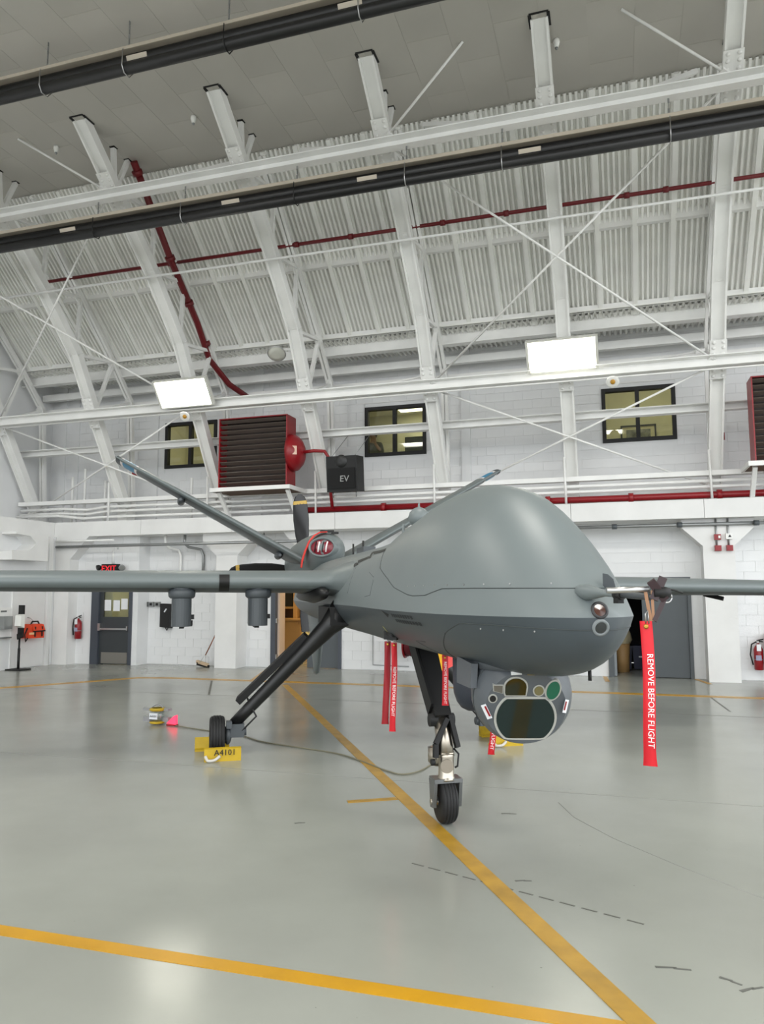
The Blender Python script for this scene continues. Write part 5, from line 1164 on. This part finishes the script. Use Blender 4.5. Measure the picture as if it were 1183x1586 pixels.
# ================================================================== STREAMERS, CHOCKS
def streamer(name, top, L, wd, label, txt='REMOVE BEFORE FLIGHT', yawd=0.0, wave=0.012, lean=0.0, m=None, sz=0.8, shift=0.0):
    top = Vector(top); t = empty(name, top, label, 'streamer', 'red hanging streamers')
    toc = Vector((-top.x, -top.y, 0)).normalized(); toc.rotate(Matrix.Rotation(R(yawd), 3, 'Z')); rt_ = Vector((0, 0, 1)).cross(toc).normalized()
    n = 18; f, b_ = [], []
    for k in range(n+1):
        q = k/n; c = top-Vector((0, 0, L*q))+rt_*(lean*q+wave*0.6*math.sin(5*q))+toc*(wave*math.sin(9*q+1)*q)
        h = wd/2*(1.0 if q < 0.93 else 1+(q-0.93)*2.0)
        fold = toc*(0.012*math.sin(6*q))
        f.append([c-rt_*h+fold, c+toc*0.002, c+rt_*h-fold]); b_.append([p-toc*0.003 for p in reversed(f[-1])])
    part('ribbon', MB().grid([a+c for a, c in zip(f, b_)], smooth=True, closed=True), m or REDC, t)
    part('eyelet', MB().lathe([(-0.004, wd*0.2), (0.006, wd*0.2), (0.006, wd*0.1)], top-Vector((0, 0, wd*0.45))+toc*0.006, toc, 16), mat('brass', (170, 130, 60), 0.3, metal=1.0), t)
    part('clip', MB().tube([top+Vector((0, 0, -0.01)), top+Vector((0, 0, 0.03)), top+rt_*0.01+Vector((0, 0, 0.045)), top+rt_*0.012+Vector((0, 0, -0.01))], 0.004, 6), ALU, t)
    if txt:
        c = top-Vector((0, 0, L*0.55))+rt_*(lean*0.55+shift*wd)
        tm = text_mb(txt, wd*sz, c, (0, 0, -1), rt_, 0.002)
        # let the print follow the waves of the ribbon
        v2 = []
        for v in tm.v:
            v = Vector(v); q = max(0, min(1, (top.z-v.z)/L)); x = (v-c).dot(rt_)
            v2.append(tuple(v+rt_*(lean*(q-0.55)+wave*0.6*math.sin(5*q))+toc*(wave*math.sin(9*q+1)*q+0.006-(x/(wd/2))*0.012*math.sin(6*q)*(1 if x > 0 else 1))))
        tm.v = v2; part('lettering', tm, WHITE, t)
    return t
streamer('warning_streamer', cw(-0.037, -0.1), 0.60, 0.05, 'long red streamer hanging from the pitot probe at the nose tip', wave=0.008, sz=0.7, shift=0.12)
streamer('warning_streamer', aw((-0.33, -0.37, 1.36)), 0.66, 0.052, 'plain red streamer under the fuselage, left of a close pair', None, wave=0.006, lean=-0.02, m=mat('dark_red_streamer', (150, 12, 26), 0.55))
streamer('warning_streamer', aw((-0.16, -0.36, 1.36)), 0.69, 0.046, 'lettered red streamer under the fuselage, right of a close pair', wave=0.01, lean=-0.01, sz=0.75)
streamer('warning_streamer', aw((0.14, -0.035, 1.28)), 0.38, 0.046, 'lettered red streamer hanging just right of the nose gear leg', 'REMOVE BEFORE FLIGHT', wave=0.003, sz=0.62)
streamer('warning_streamer', aw((1.02, 0.0, 0.9)), 0.19, 0.04, 'short red streamer tip showing below the sensor turret', 'FLIGHT', wave=0.008, lean=-0.01)
t = empty('streamer_clip', aw((-0.25, -0.38, 1.42)), 'black clip holding two red streamers under the fuselage', 'clip')
part('clip_body', MB().box(aw((-0.33, -0.37, 1.41)), (0.05, 0.05, 0.07)).box(aw((-0.17, -0.36, 1.405)), (0.06, 0.05, 0.05)).bar(aw((-0.36, -0.37, 1.43)), aw((-0.13, -0.36, 1.42)), 0.04, 0.03), BLACKM, t)
part('hook', MB().cyl(aw((-0.33, -0.37, 1.38)), aw((-0.33, -0.37, 1.35)), 0.006, 6), ALU, t)
# red and yellow cover strapped to the far main gear leg
t = empty('gear_cover', aw((-2.75, 0.75, 1.1)), 'red and yellow fabric cover on the far main gear leg', 'cover')
p0 = aw((-2.45, 0.78, 0.99))-vr*0.17; q = lambda x, z: p0+vr*x+Vector((0, 0, z))
bk = Vector((vr.y, -vr.x, 0))*-0.05
part('red_flap', MB().prism([q(-0.22, 0.2), q(0.05, 0.22), q(0.05, -0.08), q(-0.05, -0.02)], bk), RED, t)
part('yellow_band', MB().prism([q(0.05, 0.22), q(0.17, 0.22), q(0.17, -0.1), q(0.05, -0.08)], bk), mat('yellow_fabric', (240, 180, 30), 0.6), t)
part('coral_end', MB().prism([q(0.17, 0.22), q(0.38, 0.2), q(0.4, 0.1), q(0.36, 0.02), q(0.28, -0.05), q(0.17, -0.1)], bk), mat('coral_fabric', (240, 88, 84), 0.6), t)
part('strap', MB().bar(q(-0.15, 0.15), aw((-2.72, 0.5, 1.36)), 0.02, 0.03), BLACKM, t)
# wheel chocks
def chock(side, labels):
    for i, ds in enumerate((0.29, -0.29)):
        c = Vector((-2.97+ds, side*(1.6 if ds > 0 else 1.7), 0)); t = empty('wheel_chock', aw(c), labels[i], 'chock', 'yellow wheel chocks')
        sg = 1 if ds > 0 else -1; a = aw(c+Vector((0, -0.19, 0))); dv = aw(c+Vector((0, 0.19, 0)))-a; fwv = aw(c+Vector((sg, 0, 0)))-aw(c)
        prof = [(-0.07, 0.0), (0.06, 0.0), (0.06, 0.13), (0.03, 0.14), (-0.03, 0.03), (-0.07, 0.02)]
        part('block', MB().prism([a+fwv*x+Vector((0, 0, z)) for x, z in prof], dv), YEL, t)
        e = a+fwv*0.065
        rp = MB().tube(spl([e+dv*(0.03)+Vector((0, 0, 0.06)), e+dv*0.1+fwv*0.03+Vector((0, 0, 0.02)), e+dv*0.28+fwv*0.04+Vector((0, 0, 0.025)), e+dv*0.42+fwv*0.02+Vector((0, 0, 0.06))], 4), 0.016, 7)
        part('rope', rp, mat('white_rope', (200, 196, 188), 0.8), t)
        if i == 0 and side < 0:
            part('lettering', text_mb('A4101', 0.085, e+dv*0.56+Vector((0, 0, 0.088))+fwv*0.001, -dv.normalized() if False else dv.normalized(), (0, 0, 1), 0.004), BLACKM, t)
chock(-1, ('yellow wheel chock lettered in black before the near main wheel', 'yellow wheel chock behind the near main wheel'))
chock(1, ('yellow wheel chock before the far main wheel under the turret', 'yellow wheel chock behind the far main wheel'))
